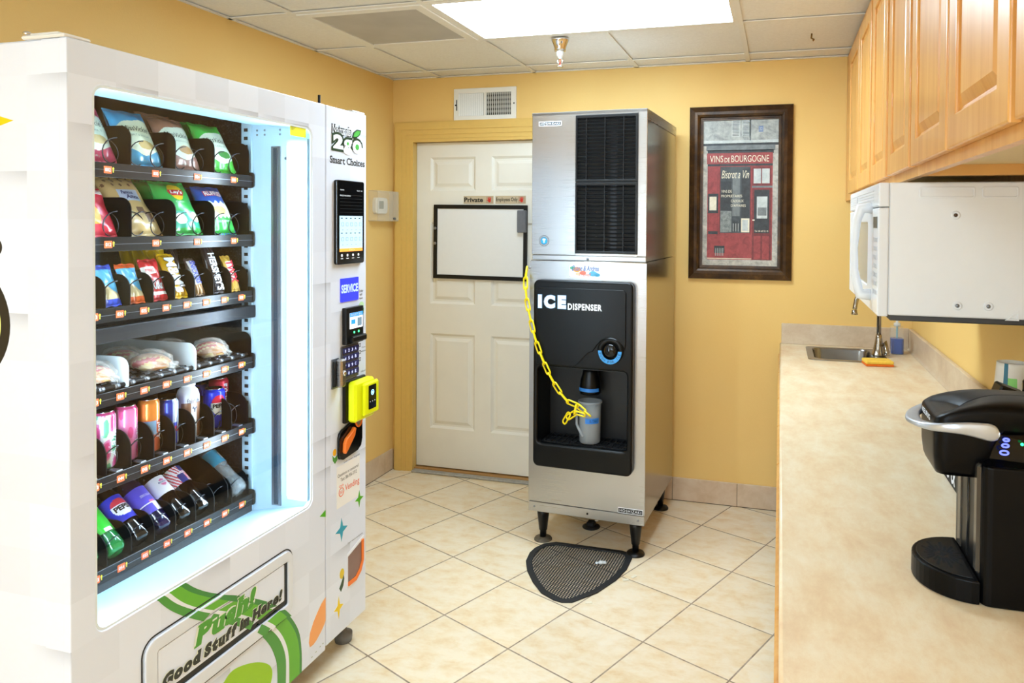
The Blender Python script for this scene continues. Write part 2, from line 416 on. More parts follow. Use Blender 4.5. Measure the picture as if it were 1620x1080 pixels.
# ceiling: tiles and T-bar grid
XJ, YJ, S = -0.1775, 3.8638, 0.61
struct(MB().box((XL, YF, H + .008), (XR, YB, H + .08), CEIL).build('ceiling'))
g = MB(); bw = .012
k = 0
xs = [XJ + i * S for i in range(-4, 2) if XL < XJ + i * S < XR]; ys = [YJ - i * S for i in range(0, 11) if YF < YJ - i * S]
LIGHTS = [(XJ - 2 * S, YJ - 2 * S, XJ, YJ - S), (XJ - 2 * S, YJ - 8 * S, XJ, YJ - 7 * S)]
for x in xs: 
    if abs(x - (XJ - S)) < .01:      # this bar is interrupted by the 2x4 light panels
        yy = YB
        for (a, b, c, d) in sorted(LIGHTS, key=lambda q: -q[3]): g.box((x - bw, d, H), (x + bw, yy, H + .005), TBAR); yy = b
        g.box((x - bw, YF, H), (x + bw, yy, H + .005), TBAR)
    else: g.box((x - bw, YF, H), (x + bw, YB, H + .005), TBAR)
for y in ys:
    for i in range(len(xs) + 1):
        a = XL if i == 0 else xs[i - 1] + bw; b = XR if i == len(xs) else xs[i] - bw
        g.box((a, y - bw, H), (b, y + bw, H + .005), TBAR)
g.box((XL, YF, H), (XL + .018, YB, H + .005), TBAR); g.box((XR - .018, YF, H), (XR, YB, H + .005), TBAR); g.box((XL, YB - .018, H), (XR, YB, H + .005), TBAR)
struct(g.build('trim_3'))
PANEL = mat('light_panel_diffuser', '#fffdf8', .5, emit=PANEL_POWER)
PANEL.node_tree.nodes['Principled BSDF'].inputs['Emission Color'].default_value = (.665, .85, 1.0, 1)
for k, (a, b, c, d) in enumerate(LIGHTS):
    lab = ['large white rectangular ceiling light panel beside the round-holed grey vent, above the sprinkler', 'ceiling light panel at the unseen end of the room behind the camera'][k]
    t = thing('ceiling_light', lab, 'ceiling light', ((a + c) / 2, (b + d) / 2, H - .003), group='ceiling light panels')
    m = MB(); e = .03
    m.plate([[(a + bw, b + bw), (c - bw, b + bw), (c - bw, d - bw), (a + bw, d - bw)], [(a + e, b + e), (c - e, b + e), (c - e, d - e), (a + e, d - e)]], .008, TBAR, Matrix.Translation((0, 0, H - .001)))
    m.build('frame', t)
    MB().box((a + e - .002, b + e - .002, H + .001), (c - e + .002, d - e + .002, H + .004), PANEL).build('diffuser', t)
# perforated air vent in the ceiling
t = thing('ceiling_vent', 'square ceiling vent with grey perforated panel, left of the light panel', 'vent', (XJ - 2.5 * S, YJ - 1.5 * S, H - .004))
a, b, c, d = XJ - 3 * S + bw, YJ - 2 * S + bw, XJ - 2 * S - bw, YJ - S - bw; e = .045
MB().plate([[(a, b), (c, b), (c, d), (a, d)], [(a + e, b + e), (c - e, b + e), (c - e, d - e), (a + e, d - e)]], .012, TBAR, Matrix.Translation((0, 0, H - .005)), bev=.002).build('frame', t)
def perf_mat():
    s = NT('perforated_grey_metal'); v = s.obj()
    vo = s.n('ShaderNodeTexVoronoi', {'Vector': v, 'Scale': 110.0, 'Randomness': 0.0}, distance='EUCLIDEAN').outputs['Distance']
    hole = s.math('LESS_THAN', vo, .33)
    dust = s.noise(v, 4.5, 4)
    c = s.mix(dust, lin('#c8c4be'), lin('#a59f97'))
    s.set(color=s.mix(hole, c, lin('#5f5a55')), rough=.6); return s.m
MB().box((a + e - .003, b + e - .003, H + .0), (c - e + .003, d - e + .003, H + .004), perf_mat()).build('perforated_panel', t)
# sprinkler
t = thing('fire_sprinkler', 'chrome fire sprinkler head hanging from the ceiling in front of the light panel', 'sprinkler', (-1.025, 3.33, H))
T = Matrix.Translation((-1.025, 3.33, 0))
MB().lathe([(.001, 2.43), (.043, 2.431), (.043, 2.425), (.035, 2.41), (.028, 2.385), (.027, 2.375)], CHROME, T=T).build('escutcheon', t)
m = MB(); m.lathe([(.014, 2.378), (.018, 2.372), (.018, 2.352), (.012, 2.346), (.011, 2.338)], mat('white_brass', '#d9d9d4', .3, .7), 20, T=T)
for sg in (-1, 1): m.tube([(-1.025 + sg * .010, 3.33, 2.34), (-1.025 + sg * .013, 3.33, 2.325), (-1.025, 3.33, 2.302)], .0022, CHROME, 8)
m.build('body', t)
MB().tube([(-1.025, 3.33, 2.34), (-1.025, 3.33, 2.304)], .0022, mat('red_glass_bulb', '#c03a2a', .1), 8).build('glass_bulb', t)
MB().lathe([(.001, 2.304), (.016, 2.302), (.017, 2.299), (.001, 2.298)], CHROME, 20, T=T).build('deflector', t)
m = MB(); m.tube([(.13, 3.52, 2.432), (.128, 3.52, 2.412), (.14, 3.52, 2.404), (.136, 3.515, 2.398)], .004, mat('brass_hook', '#8a6a3a', .4, .8), 8)
tag(m.build('ceiling_hook'), 'tiny brass hook in the ceiling near the wall cabinets', 'hook')
# door
DB = YB + .035
m = MB(); x0, x1 = DX0 + .003, DX1 - .003
pans = [(-2.089, 1.744, -1.788, 1.951), (-1.682, 1.744, -1.381, 1.951), (-2.089, 1.046, -1.788, 1.55), (-1.682, 1.046, -1.381, 1.55), (-2.089, .27, -1.788, .86), (-1.682, .27, -1.381, .86)]
pr = [[(p[0], p[1]), (p[2], p[1]), (p[2], p[3]), (p[0], p[3])] for p in pans]
F = FR((0, DB, 0), (1, 0, 0), (0, 0, 1))
m.plate([[(x0, .028), (x1, .028), (x1, DZ - .003), (x0, DZ - .003)]] + pr, .035, DOORW, F @ Matrix.Translation((0, 0, -.035)))
for (a, b, c, d) in pans:     # sunk moulding and raised field
    rings = [(0, 0), (.014, -.012), (.026, -.012), (.046, -.003)]
    R = []
    for ins, dz in rings: R += [(a + ins, b + ins, dz), (c - ins, b + ins, dz), (c - ins, d - ins, dz), (a + ins, d - ins, dz)]
    fs = []
    for k in range(3):
        for i in range(4): fs.append((k * 4 + i, k * 4 + (i + 1) % 4, k * 4 + 4 + (i + 1) % 4, k * 4 + 4 + i))
    fs.append((12, 13, 14, 15)); m.add(R, fs, DOORW, False, F)
struct(m.build('door_1'))
m = MB(); P = TRIMY
def casing(m, x, y0, z0, z1, vert, sg):
    pass
c0, c1 = -2.311, -1.15
# casing profile: outer thick band + inner thin band
def band(a, b, yth):     # mitred U of width a..b (distance outside opening)
    xa0, xb0 = DX0 + .012 - a, DX0 + .012 - b; xa1, xb1 = DX1 - .012 + a, DX1 - .012 + b; za, zb = DZ - .012 + a, DZ - .012 + b
    for quad in ([(xb0, 0), (xa0, 0), (xa0, za), (xb0, zb)], [(xb0, zb), (xa0, za), (xa1, za), (xb1, zb)], [(xa1, 0), (xb1, 0), (xb1, zb), (xa1, za)]):
        m.prism(quad, yth, P, FR((0, YB, 0), (1, 0, 0), (0, 0, 1)))
band(.012, .030, .012); band(.030, .055, .015); band(.055, .085, .019); band(.085, .128, .024); band(.128, .136, .017)
# jamb and stop
m.box((DX0 - .012, YB - .001, 0), (DX0, YB + .09, DZ + .012), P); m.box((DX1, YB - .001, 0), (DX1 + .012, YB + .09, DZ + .012), P); m.box((DX0, YB - .001, DZ), (DX1, YB + .09, DZ + .012), P)
struct(m.build('trim_1'))
m = MB().box((DX0, YB - .03, 0), (DX1, YB + .09, .012), mat('worn_threshold', '#aaa69c', .6, var=.2, vs=50), .004)
m.box((DX0, YB + .01, .012), (DX1, YB + .075, .020), mat('wood_sill', '#b98a50', .5, var=.1))
struct(m.build('trim_2'))
struct(MB().box((DX0 - .1, YB + .095, -.02), (DX1 + .1, YB + .1, DZ + .1), BLACKM).build('trim_4'))
# baseboard tiles
GR = mat('baseboard_grout', '#7d6b59', .9)
def baseboard(name, segs, axis):
    m = MB()
    for a, b in segs:
        if axis == 'back': m.box((a + .0012, YB - .009, .004), (b - .0012, YB, .130), BTILE, .002)
        else: m.box((XL, a + .0012, .004), (XL + .009, b - .0012, .130), BTILE, .002)
    lo, hi = segs[0][0], segs[-1][1]
    if axis == 'back': m.box((lo, YB - .006, 0), (hi, YB, .126), GR)
    else: m.box((XL, lo, 0), (XL + .006, hi, .126), GR)
    struct(m.build(name))
baseboard('baseboard_back', [(-1.14, -.92), (-.92, -.565), (-.565, -.21), (-.21, .145)], 'back')
baseboard('baseboard_left', [(-2.7 + .3526 * i + .29, -2.7 + .3526 * (i + 1) + .29) for i in range(0, 18)] [:-1] + [(3.936 - .0, 4.04)] if False else [(3.936 - .3526 * (i + 1), 3.936 - .3526 * i) for i in reversed(range(18))] + [(3.936, 4.03)], 'left')
baseboard('baseboard_right', [(-2.319, -2.305)], 'back')
# supply vent over the door
t = thing('wall_vent', 'white metal air register on the yellow wall above the door', 'vent', (-1.711, YB, 2.16))
F = FR((0, YB, 0), (1, 0, 0), (0, 0, 1)); a, b, c, d = -1.912, 2.163, -1.510, 2.357
WV = mat('white_enamel', '#eeece4', .4, var=.02)
m = MB().plate([rrect(a, b, c, d, .004), [(a + .033, b + .03), (-1.717, b + .03), (-1.717, d - .03), (a + .033, d - .03)], [(-1.703, b + .03), (c - .033, b + .03), (c - .033, d - .03), (-1.703, d - .03)]], .012, WV, F, bev=.003)
m.build('face_frame', t)
m = MB().box((a + .03, YB - .001, b + .028), (c - .03, YB - .0, d - .028), mat('duct_dark', '#4c4a44', .8)); m.build('duct_opening', t)
m = MB(); m2 = MB()
for i in range(13):
    x = a + .038 + i * .0123
    m.box((-.0052, -.0008, b + .03), (.0052, .0008, d - .03), WV, 0, Matrix.Translation((x, YB - .006, 0)) @ Matrix.Rotation(math.radians(28), 4, 'Z'))
    x = -1.698 + i * .0122
    m.box((-.0045, -.0008, b + .03), (.0045, .0008, d - .03), WV, 0, Matrix.Translation((x, YB - .006, 0)) @ Matrix.Rotation(math.radians(-52), 4, 'Z'))
m.build('louvers', t)
for i in range(5): m2.box((-1.703, YB - .0022, b + .045 + i * .027), (c - .033, YB - .0010, b + .060 + i * .027), mat('damper', '#9a978e', .5))
m2.build('damper', t)
m = MB()
MB().box((a + .019, YB - .016, 2.225), (a + .023, YB - .012, 2.29), BLACKM).build('lever', t)
for x in (a + .013, c - .013): MB().lathe([(.0045, 0), (.0045, .0015), (.002, .002)], BLACKM, 12, FR((x, YB - .012, 2.258), (1, 0, 0), (0, 0, 1))).build('screw', t)
m.build('screw', t) if 0 else None
# whiteboard
YW = DB - .001
t = thing('whiteboard', 'blank whiteboard in a black frame hung on the white door', 'whiteboard', (-1.755, YW, 1.2))
F = FR((0, YW, 0), (1, 0, 0), (0, 0, 1)); F2 = F @ Matrix.Translation((-1.755, 1.43, 0)) @ Matrix.Rotation(math.radians(-.4), 4, 'Z')
MB().box((-.3, -.22, .001), (.3, .22, .008), mat('dry_erase_white', '#e9e9e8', .22, var=.01), 0, F2).build('panel', t)
MB().plate([rrect(-.306, -.227, .306, .227, .004), [(-.282, -.203), (.282, -.203), (.282, .203), (-.282, .203)]], .014, BLACK, F2, bev=.002).build('frame', t)
for z in (.082, -.011): MB().lathe([(.009, 0), (.009, .003), (.006, .004)], GREYM, 16, F2 @ Matrix.Translation((-.295, z, .014))).build('magnet', t)
m = MB().plate([rrect(-1.503, 1.492, -1.447, 1.625, .006)], .026, mat('grey_felt', '#6d6f75', .8, var=.1), FR((0, YW - .015, 0), (1, 0, 0), (0, 0, 1)), bev=.004)
tag(m.build('whiteboard_eraser'), 'grey felt eraser on the right edge of the whiteboard frame', 'eraser')
# two signs
GOLD = mat('beige_sign', '#c8b698', .45, var=.03); GOLD2 = mat('tan_sign_square', '#b99f84', .45, var=.02); REDH = mat('red_hand', '#d8301c', .45, var=0)
def hand(m, cx, cz, s, F):
    m.plate([circ(cx, cz - .15 * s, .32 * s, 20, .36 * s)], .0006, REDH, F)
    for dx, l, an in ((-.27, .52, 8), (-.1, .64, 3), (.08, .66, -2), (.25, .55, -8)):
        m.plate([rrect(-.07 * s, 0, .07 * s, l * s, .06 * s, 4)], .0006, REDH, F @ Matrix.Translation((cx + dx * s, cz, 0)) @ Matrix.Rotation(math.radians(an), 4, 'Z'))
    m.plate([rrect(-.075 * s, 0, .075 * s, .5 * s, .06 * s, 4)], .0006, REDH, F @ Matrix.Translation((cx - .2 * s, cz - .3 * s, 0)) @ Matrix.Rotation(math.radians(48), 4, 'Z'))
for x0, x1, txt, lab, nm in ((-1.864, -1.668, 'Private', 'small beige sign reading Private with a red hand, above the whiteboard', 'private_sign'), (-1.656, -1.461, 'Employees Only', 'small beige sign reading Employees Only with a red hand, above the whiteboard', 'employees_sign')):
    F = FR((0, YW, 0), (1, 0, 0), (0, 0, 1))
    m = MB().box((x0, YW - .002, 1.664), (x1, YW, 1.712), GOLD, .0006)
    m.box((x1 - .048, YW - .0024, 1.668), (x1 - .004, YW - .002, 1.708), GOLD2)
    F = FR((0, YW - .0024, 0), (1, 0, 0), (0, 0, 1))
    hand(m, x1 - .026, 1.687, .028, F)
    if txt == 'Private': m.text(txt, (x0 + .004, 1.674, x0 + .128, 1.703), INKB, F, bold=.03)
    else: m.text(txt, (x0 + .005, 1.672, x0 + .143, 1.702), INKB, F, bold=.02)
    tag(m.build(nm), lab, 'sign')
# thermostat in clear guard
t = thing('thermostat', 'white wall thermostat inside a clear plastic guard on the left wall', 'thermostat', (XL, 3.87, 1.56))
F = FR((XL, 0, 0), (0, 1, 0), (0, 0, 1))
MB().plate([rrect(3.80, 1.60, 3.935, 1.695, .022)], .026, WHITE, F, bev=.005).build('body', t)
MB().plate([rrect(3.835, 1.628, 3.885, 1.675, .003)], .001, mat('lcd_grey', '#7b8078', .2), F @ Matrix.Translation((0, 0, .026))).build('display', t)
m = MB()
for z in (1.665, 1.645, 1.625): m.plate([rrect(3.900, z - .006, 3.920, z + .006, .004)], .002, WHITE, F @ Matrix.Translation((0, 0, .026)))
m.build('buttons', t)
GU = frosted('clear_acrylic', '#f1e9d6', .22, .15)
g = MB(); g.plate([rrect(3.76, 1.555, 4.0, 1.735, .008)], .003, GU, F @ Matrix.Translation((0, 0, .06)))
for a, b, c, d in ((3.76, 1.555, 3.763, 1.735), (3.997, 1.555, 4.0, 1.735), (3.76, 1.555, 4.0, 1.558), (3.76, 1.732, 4.0, 1.735)): g.box((XL, a, b), (XL + .06, c, d), GU)
g.build('clear_guard', t)
MB().lathe([(.008, 0), (.008, .012), (.005, .014)], GREYM, 14, FR((XL + .063, 3.94, 1.57), (0, 1, 0), (0, 0, 1))).build('lock', t)
# ------------------------------------------------------------------ framed poster
t = thing('framed_poster', 'dark bronze framed bistro storefront poster on the yellow wall', 'framed picture', (-.212, YB, 1.25))
PC = (-.2125, 1.7215); PW, PH = .548, .942
F = FR((PC[0], YB, PC[1]), (1, 0, 0), (0, 0, 1))
def bronze():
    s = NT('dark_bronze_frame'); v = s.obj()
    s.set(color=s.ramp(s.noise(v, 14, 5, .7), [(.35, '#2a1a0e'), (.6, '#4a3116'), (.8, '#7a5526')]), rough=.32, metal=.35); return s.m
BRZ = bronze(); m = MB(); hw, hh = PW / 2, PH / 2
prof = [(0, 0), (0, .018), (.004, .024), (.03, .034), (.045, .036), (.055, .030), (.062, .016), (.066, .016), (.068, .012), (.075, .012), (.075, .004)]
R = []
for ins, dz in prof: R += [(-hw + ins, -hh + ins, dz), (hw - ins, -hh + ins, dz), (hw - ins, hh - ins, dz), (-hw + ins, hh - ins, dz)]
fs = [(k * 4 + i, k * 4 + (i + 1) % 4, k * 4 + 4 + (i + 1) % 4, k * 4 + 4 + i) for k in range(len(prof) - 1) for i in range(4)]
m.add(R, fs, BRZ, False, F); m.box((-hw + .002, -hh + .002, .0), (hw - .002, hh - .002, .003), BRZ, 0, F)
m.build('frame', t)
# the printed poster: coordinates 0..1 left-right, 0..1 bottom-top
pw, ph = PW - .15, PH - .15
def pm(name, a, b, sc=30, d=5):
    s = NT(name); v = s.obj()
    s.set(color=s.ramp(s.noise(v, sc, d, .7, dist=.5), [(.35, a), (.65, b)]), rough=.45); return s.m
STONE = pm('poster_stone', '#7d817f', '#b9bbb4', 18); STONE2 = pm('poster_stone_side', '#8f8a80', '#c9c2b4', 26); RED = pm('poster_red', '#7c2b2b', '#a8423f', 22)
REDD = pm('poster_dark_red', '#5f2020', '#7f2f2e', 40); GLASSP = pm('poster_glass', '#23282b', '#4e5658', 9, 3); DKP = pm('poster_dark', '#1e2021', '#34383a'); GRYP = pm('poster_grey', '#5a5f60', '#7e8382', 14)
CRM = pm('poster_cream', '#d8cfb2', '#e9e2cb', 50); PALE = pm('poster_pale', '#a9b0ae', '#ccd0cb', 20)
m = MB()
lay = [0]
def rp(x0, y0, x1, y1, mt, ly=1):
    z = .004 + ly * .00022
    m.add([(-pw / 2 + x0 * pw, -ph / 2 + y0 * ph, z), (-pw / 2 + x1 * pw, -ph / 2 + y0 * ph, z), (-pw / 2 + x1 * pw, -ph / 2 + y1 * ph, z), (-pw / 2 + x0 * pw, -ph / 2 + y1 * ph, z)], [(0, 1, 2, 3)], mt, False, F)
def rt(s, x0, y0, x1, y1, mt, ly=5, **k):
    m.text(s, (-pw / 2 + x0 * pw, -ph / 2 + y0 * ph, -pw / 2 + x1 * pw, -ph / 2 + y1 * ph), mt, F, ext=.004 + ly * .00022, **k)
m.box((-pw / 2, -ph / 2, .002), (pw / 2, ph / 2, .004), STONE2, 0, F)
rp(0, .86, 1, 1, STONE); rp(.62, .86, .64, 1, GRYP, 2); rp(.66, .93, .66, .93, GRYP, 2)
for a in (.38, .52):
    rp(a, .888, a + .11, 1, PALE, 2)
    for k in range(11): rp(a + .01, .892 + k * .0098, a + .1, .8955 + k * .0098, DKP, 3)
rp(.74, .915, .8, .955, mat('poster_blue_plate', '#6f83a8', .5), 3); rt('32', .75, .925, .79, .948, PALE, 4)
rp(0, .84, 1, .862, PALE, 2); rp(0, .825, 1, .842, DKP, 2); rp(.04, .79, .96, .827, GRYP, 3); rp(.06, .77, .94, .795, DKP, 3)
rp(0, 0, .06, .8, STONE2, 2); rp(.94, 0, 1, .8, STONE2, 2)
rp(.05, .70, .93, .775, RED, 4); rt('VINS', .09, .712, .27, .758, CRM, 5, bold=.0); rt('DE', .29, .712, .36, .742, CRM, 5); rt('BOURGOGNE', .38, .712, .88, .758, CRM, 5)
rp(.06, .04, .93, .70, RED, 1); rp(.06, .685, .93, .70, DKP, 2)
rp(.08, .24, .2, .67, RED, 2); rp(.075, .215, .205, .235, DKP, 3)
for a, b in ((.075, .08), (.2, .205)): rp(a, .24, b, .67, REDD, 3)
rp(.235, .225, .635, .68, GLASSP, 3); rp(.24, .38, .385, .58, DKP, 4); rp(.52, .32, .63, .60, DKP, 4); rp(.40, .34, .5, .64, GRYP, 4)
rp(.24, .23, .39, .375, pm('poster_lace', '#8f9490', '#5f6664', 60), 5); rp(.52, .23, .63, .325, CRM, 5); rp(.535, .24, .61, .315, PALE, 6)
for k in range(6): rp(.41 + k * .017, .235, .42 + k * .017, .29 + .02 * (k % 2), DKP if k % 2 else STONE, 6)
for a in (.225, .635): rp(a, .215, a + .012, .69, REDD, 6)
rt('Bistrot a Vin', .25, .60, .62, .655, CRM, 7, shear=.35); rt('VINS DE', .25, .502, .39, .52, CRM, 7); rt('PROPRIETAIRES', .25, .47, .53, .488, CRM, 7); rt('CADEAUX', .38, .436, .55, .454, CRM, 7); rt("D'AFFAIRES", .38, .404, .58, .422, CRM, 7)
rp(.07, .36, .21, .495, DKP, 6); rp(.09, .38, .185, .475, CRM, 7)
rp(.66, .55, .91, .68, REDD, 3); rp(.68, .565, .775, .665, PALE, 4); rp(.79, .565, .89, .665, PALE, 4); rp(.66, .535, .93, .548, GRYP, 5)
rp(.665, .04, .915, .53, REDD, 3); rp(.69, .225, .89, .52, DKP, 4); rp(.725, .325, .865, .475, PALE, 5); rp(.74, .345, .855, .4, GRYP, 6); rp(.69, .045, .78, .205, RED, 4); rp(.80, .045, .89, .205, RED, 4)
rt('Tel. 80 60 22 15', .70, .233, .88, .245, CRM, 6); rp(.67, .31, .7, .318, CRM, 6)
rp(.16, .085, .30, .135, DKP, 5)
for k in range(5): rp(.175 + k * .025, .065, .183 + k * .025, .12, STONE, 6)
rp(0, 0, 1, .035, STONE2, 5); rp(.06, .045, .66, .05, CRM, 5)
m.build('poster_print', t)
# ------------------------------------------------------------------ ice machine (local: x along the front, y into the machine)
ICA = -.0513; ICO = (-1.1592, 3.2948)
IW, ID = .5722, .6834
ice = thing('ice_machine', 'tall stainless steel ice machine with black ice dispenser in front of the wall', 'ice machine', (ICO[0], ICO[1], 0), ICA)
B = lambda mm, n, p=ice, **k: mm.build(n, p, world=False, **k)
FI = FR((0, 0, 0), (1, 0, 0), (0, 0, 1))
ZS = 1.372
m = MB()
for a_, b_ in (((.004, .004, .157), (.012, ID, ZS)), ((IW - .010, .004, .157), (IW - .002, ID, ZS)), ((.012, ID - .01, .157), (IW - .01, ID, ZS)), ((.012, .004, .157), (IW - .01, ID - .01, .165)), ((.012, .004, ZS - .008), (IW - .01, ID - .01, ZS))): m.box(a_, b_, STEELD)
m.plate([rrect(0, .207, IW + .004, ZS - .004, .002), rrect(.052, .495, .505, .878, .01)], .006, STEEL, FI @ Matrix.Translation((0, 0, -.004))); m.box((0, -.001, .157), (IW + .002, .01, .203), STEEL, .002)
B(m, 'dispenser_cabinet')
m = MB(); m.box((.012, .01, ZS + .004), (IW - .002, ID, 2.06), STEELD); m.box((.010, -.004, ZS + .028), (.231, .01, 2.075), STEEL, .002); m.box((.531, -.004, ZS + .028), (IW + .002, .01, 2.075), STEEL, .002)
m.box((.231, -.004, 2.058), (.531, .01, 2.075), STEEL); m.box((.231, -.004, ZS + .028), (.531, .01, 1.408), STEEL); m.box((.012, -.001, ZS + .003), (IW, .01, ZS + .026), STEEL, .002)
m.box((.008, -.004, 2.06), (IW + .002, ID + .002, 2.077), STEEL, .002); m.box((IW - .004, .005, 2.03), (IW + .002, ID, 2.062), STEEL)
B(m, 'ice_maker_cabinet')
B(MB().lathe([(.006, 0), (.006, .004), (.003, .006)], GREYM, 12, FI @ Matrix.Translation((.293, 1.383, .001))), 'panel_bolt')
for z0, z1 in ((1.744, 2.056), (1.41, 1.742)):
    m = MB().plate([rrect(.232, z0, .532, z1, .003), rrect(.240, z0 + .012, .521, z1 - .014, .001)], .012, BLACK, FI @ Matrix.Translation((0, 0, .001)), bev=.002)
    n = 17; h = (z1 - z0 - .026) / n
    for k in range(n):
        z = z0 + .012 + (k + .5) * h
        m.box((.240, -.006, -.0016), (.521, .006, .0016), BLACK, 0, Matrix.Translation((0, -.004, z)) @ Matrix.Rotation(math.radians(28), 4, 'X'))
    for x in (.285, .375, .465): m.box((x - .0018, -.0105, z0 + .01), (x + .0018, -.002, z1 - .01), BLACK)
    B(m, 'grille')
m = MB().box((.236, .008, 1.412), (.528, .0095, 2.052), BLACKM); m.box((.40, .006, 1.42), (.43, .008, 2.04), DARKMETAL)  # black sheet paints the shade behind the grille; metal bar in front
for k in range(6): m.lathe([(.003, 0), (.003, .001)], CHROME, 8, FR((.33, .0075, 1.49 + .028 * k), (1, 0, 0), (0, 0, 1)))
B(m, 'grille_shade_backing')
def hosh(x0, z0, x1, z1, y):
    FF = FR((0, y, 0), (1, 0, 0), (0, 0, 1))
    m = MB().plate([[(x0, z0), (x1, z0), (x1, z1), (x0, z1)]], .0015, PAPERW, FF)
    m.box((x0 + .002, y - .0018, z0 + .003), (x1 - .002, y - .0015, z1 - .003), INKB)
    m.text('HOSHIZAKI', (x0 + .008, z0 + .0065, x1 - .008, z1 - .0065), PAPERW, FF, bold=.0, ext=.0021, space=1.15); return B(m, 'name_plate')
hosh(.045, 2.012, .158, 2.034, -.004); hosh(.450, .207, .568, .233, -.002)
m = MB(); FF = FI @ Matrix.Translation((.074, 1.466, .004)); BLU = mat('badge_blue', '#2f9fd6', .3, var=0)
m.plate([circ(0, 0, .026)], .001, INKB, FF); m.plate([circ(0, 0, .0165)], .0014, BLU, FF); m.plate([rrect(-.003, -.010, .003, .010, .002)], .0018, PAPERW, FF); m.plate([[(-.01, .004), (-.004, .012), (.01, .008), (.004, .001)]], .0018, PAPERW, FF)
for k in range(18):
    a = 2 * PI * k / 18; m.plate([rrect(-.0018, -.0025, .0018, .0025, .0005)], .0014, PAPERW, FF @ Matrix.Translation((.0213 * math.cos(a), .0213 * math.sin(a), 0)) @ Matrix.Rotation(a - PI / 2, 4, 'Z'))
B(m, 'round_badge')
m = MB(); FF = FI @ Matrix.Translation((0, 0, .002)); cols = [('#f0a63a', .24, 1.333, .02), ('#ef7f6b', .27, 1.318, .016), ('#63b7d8', .32, 1.315, .02), ('#5db08a', .217, 1.34, .012), ('#f3c4a0', .245, 1.312, .012), ('#4aa3c9', .34, 1.31, .014)]
m.plate([rrect(.2, 1.296, .359, 1.358, .015)], .0008, mat('sticker_paper', '#eef4f2', .4, var=0), FF)
for c, x, z, r in cols: m.plate([circ(x, z, r, 20, r * .6)], .001, mat('sticker_' + c[1:], c, .4, var=0), FF)
m.text('Duane & Andrea', (.215, 1.327, .348, 1.352), mat('script_blue', '#3f63b0', .4, var=0), FF, shear=.3, ext=.0014, bold=.01); m.text('Travel', (.25, 1.303, .31, 1.318), mat('script_red', '#e4573a', .4, var=0), FF, shear=.3, ext=.0014)
B(m, 'sticker')
# black moulded dispenser front
DBK = mat('dispenser_black', '#060708', .3, var=.08, spec=.28); DIN = mat('recess_black', '#0b0c0d', .45, var=.05)
hole = [(.060, .50), (.500, .50), (.497, .86), (.30, .868)] + [] 
hole = rrect(.060, .505, .497, .872, .02)
m = MB().plate([rrect(.036, .392, .523, 1.282, .028), hole], .042, DBK, FI @ Matrix.Translation((0, 0, .002)), bev=.010)
B(m, 'dispenser_front')
# raised upper door of the dispenser with the S-shaped lower edge
S_ = [(.056, 1.235), (.056, .885), (.235, .883)] + [(.235 + .10 * q, .883 + .075 * (1 - math.cos(PI * q)) / 2) for q in [i / 10 for i in range(1, 11)]] + [(.352, .985), (.375, 1.012), (.41, 1.026), (.45, 1.02), (.478, .995), (.488, .975), (.492, 1.0), (.492, 1.235), (.48, 1.247), (.068, 1.247)]
B(MB().plate([S_], .009, DBK, FI @ Matrix.Translation((0, 0, .043)), bev=.003), 'upper_cover')
m = MB(); y = -.001
m.box((.055, .13, .5), (.502, .134, .88), DIN); m.box((.052, -.02, .5), (.060, .132, .88), DIN); m.box((.497, -.02, .5), (.505, .132, .88), DIN); m.box((.052, -.02, .865), (.505, .132, .873), DIN); m.box((.052, -.03, .492), (.505, .132, .502), DIN)
B(m, 'recess')
m = MB().box((.07, -.01, .502), (.49, .125, .506), BLACKM)
for k in range(14): m.box((.08 + k * .03, -.005, .506), (.088 + k * .03, .12, .510), BLACK)
for k in range(3): m.box((.075, .01 + k * .05, .507), (.485, .016 + k * .05, .511), BLACK)
B(m, 'drip_tray')
m = MB(); m.lathe([(.062, 0), (.062, .012), (.05, .018), (.036, .012), (.034, .002)], DBK, 32, FI @ Matrix.Translation((.42, .967, .040)))
B(m, 'button_housing')
B(MB().lathe([(.033, .0), (.033, .010), (.026, .018), (.012, .021), (.001, .0215)], GLOSSB, 28, FI @ Matrix.Translation((.42, .968, .044))), 'push_button')
m = MB(); BL2 = mat('ring_blue', '#3d9ade', .35, var=0); arc = []
for i in range(25): a = math.radians(180 + 180 * i / 24); arc.append((.056 * math.cos(a), .060 * math.sin(a)))
for i in range(25): a = math.radians(360 - 180 * i / 24); arc.append((.039 * math.cos(a), .040 * math.sin(a)))
FF = FI @ Matrix.Translation((.42, .967, .058)); m.plate([arc], .001, BL2, FF)
for i, ch in enumerate('PUSH FOR ICE'):
    if ch == ' ': continue
    a = math.radians(196 + 13.5 * i); m.text(ch, (-.0042 if ch != 'I' else -.0009, -.0055, .0042 if ch != 'I' else .0009, .0055), INKB, FF @ Matrix.Translation((.047 * math.cos(a), .050 * math.sin(a), .0005)) @ Matrix.Rotation(a + PI / 2, 4, 'Z'), ext=.0008)
B(m, 'push_for_ice_ring')
m = MB(); FF = FI @ Matrix.Translation((0, 0, .0525)); BT = mat('decal_blue_edge', '#4fa3dc', .4, var=0)
for k, (ch, x0, x1) in enumerate((('I', .064, .083), ('C', .094, .150), ('E', .163, .205))):
    if ch == 'I':
        m.box((x0 - .0015, 1.1485, 0), (x1 + .0015, 1.2145, .0004), BT, 0, FF); m.box((x0, 1.150, 0), (x1, 1.213, .0008), PAPERW, 0, FF)
    else:
        m.text(ch, (x0 - .0015, 1.1485, x1 + .0015, 1.2145), BT, FF, bold=.09, ext=.0004); m.text(ch, (x0, 1.150, x1, 1.213), PAPERW, FF, bold=.075, ext=.0008)
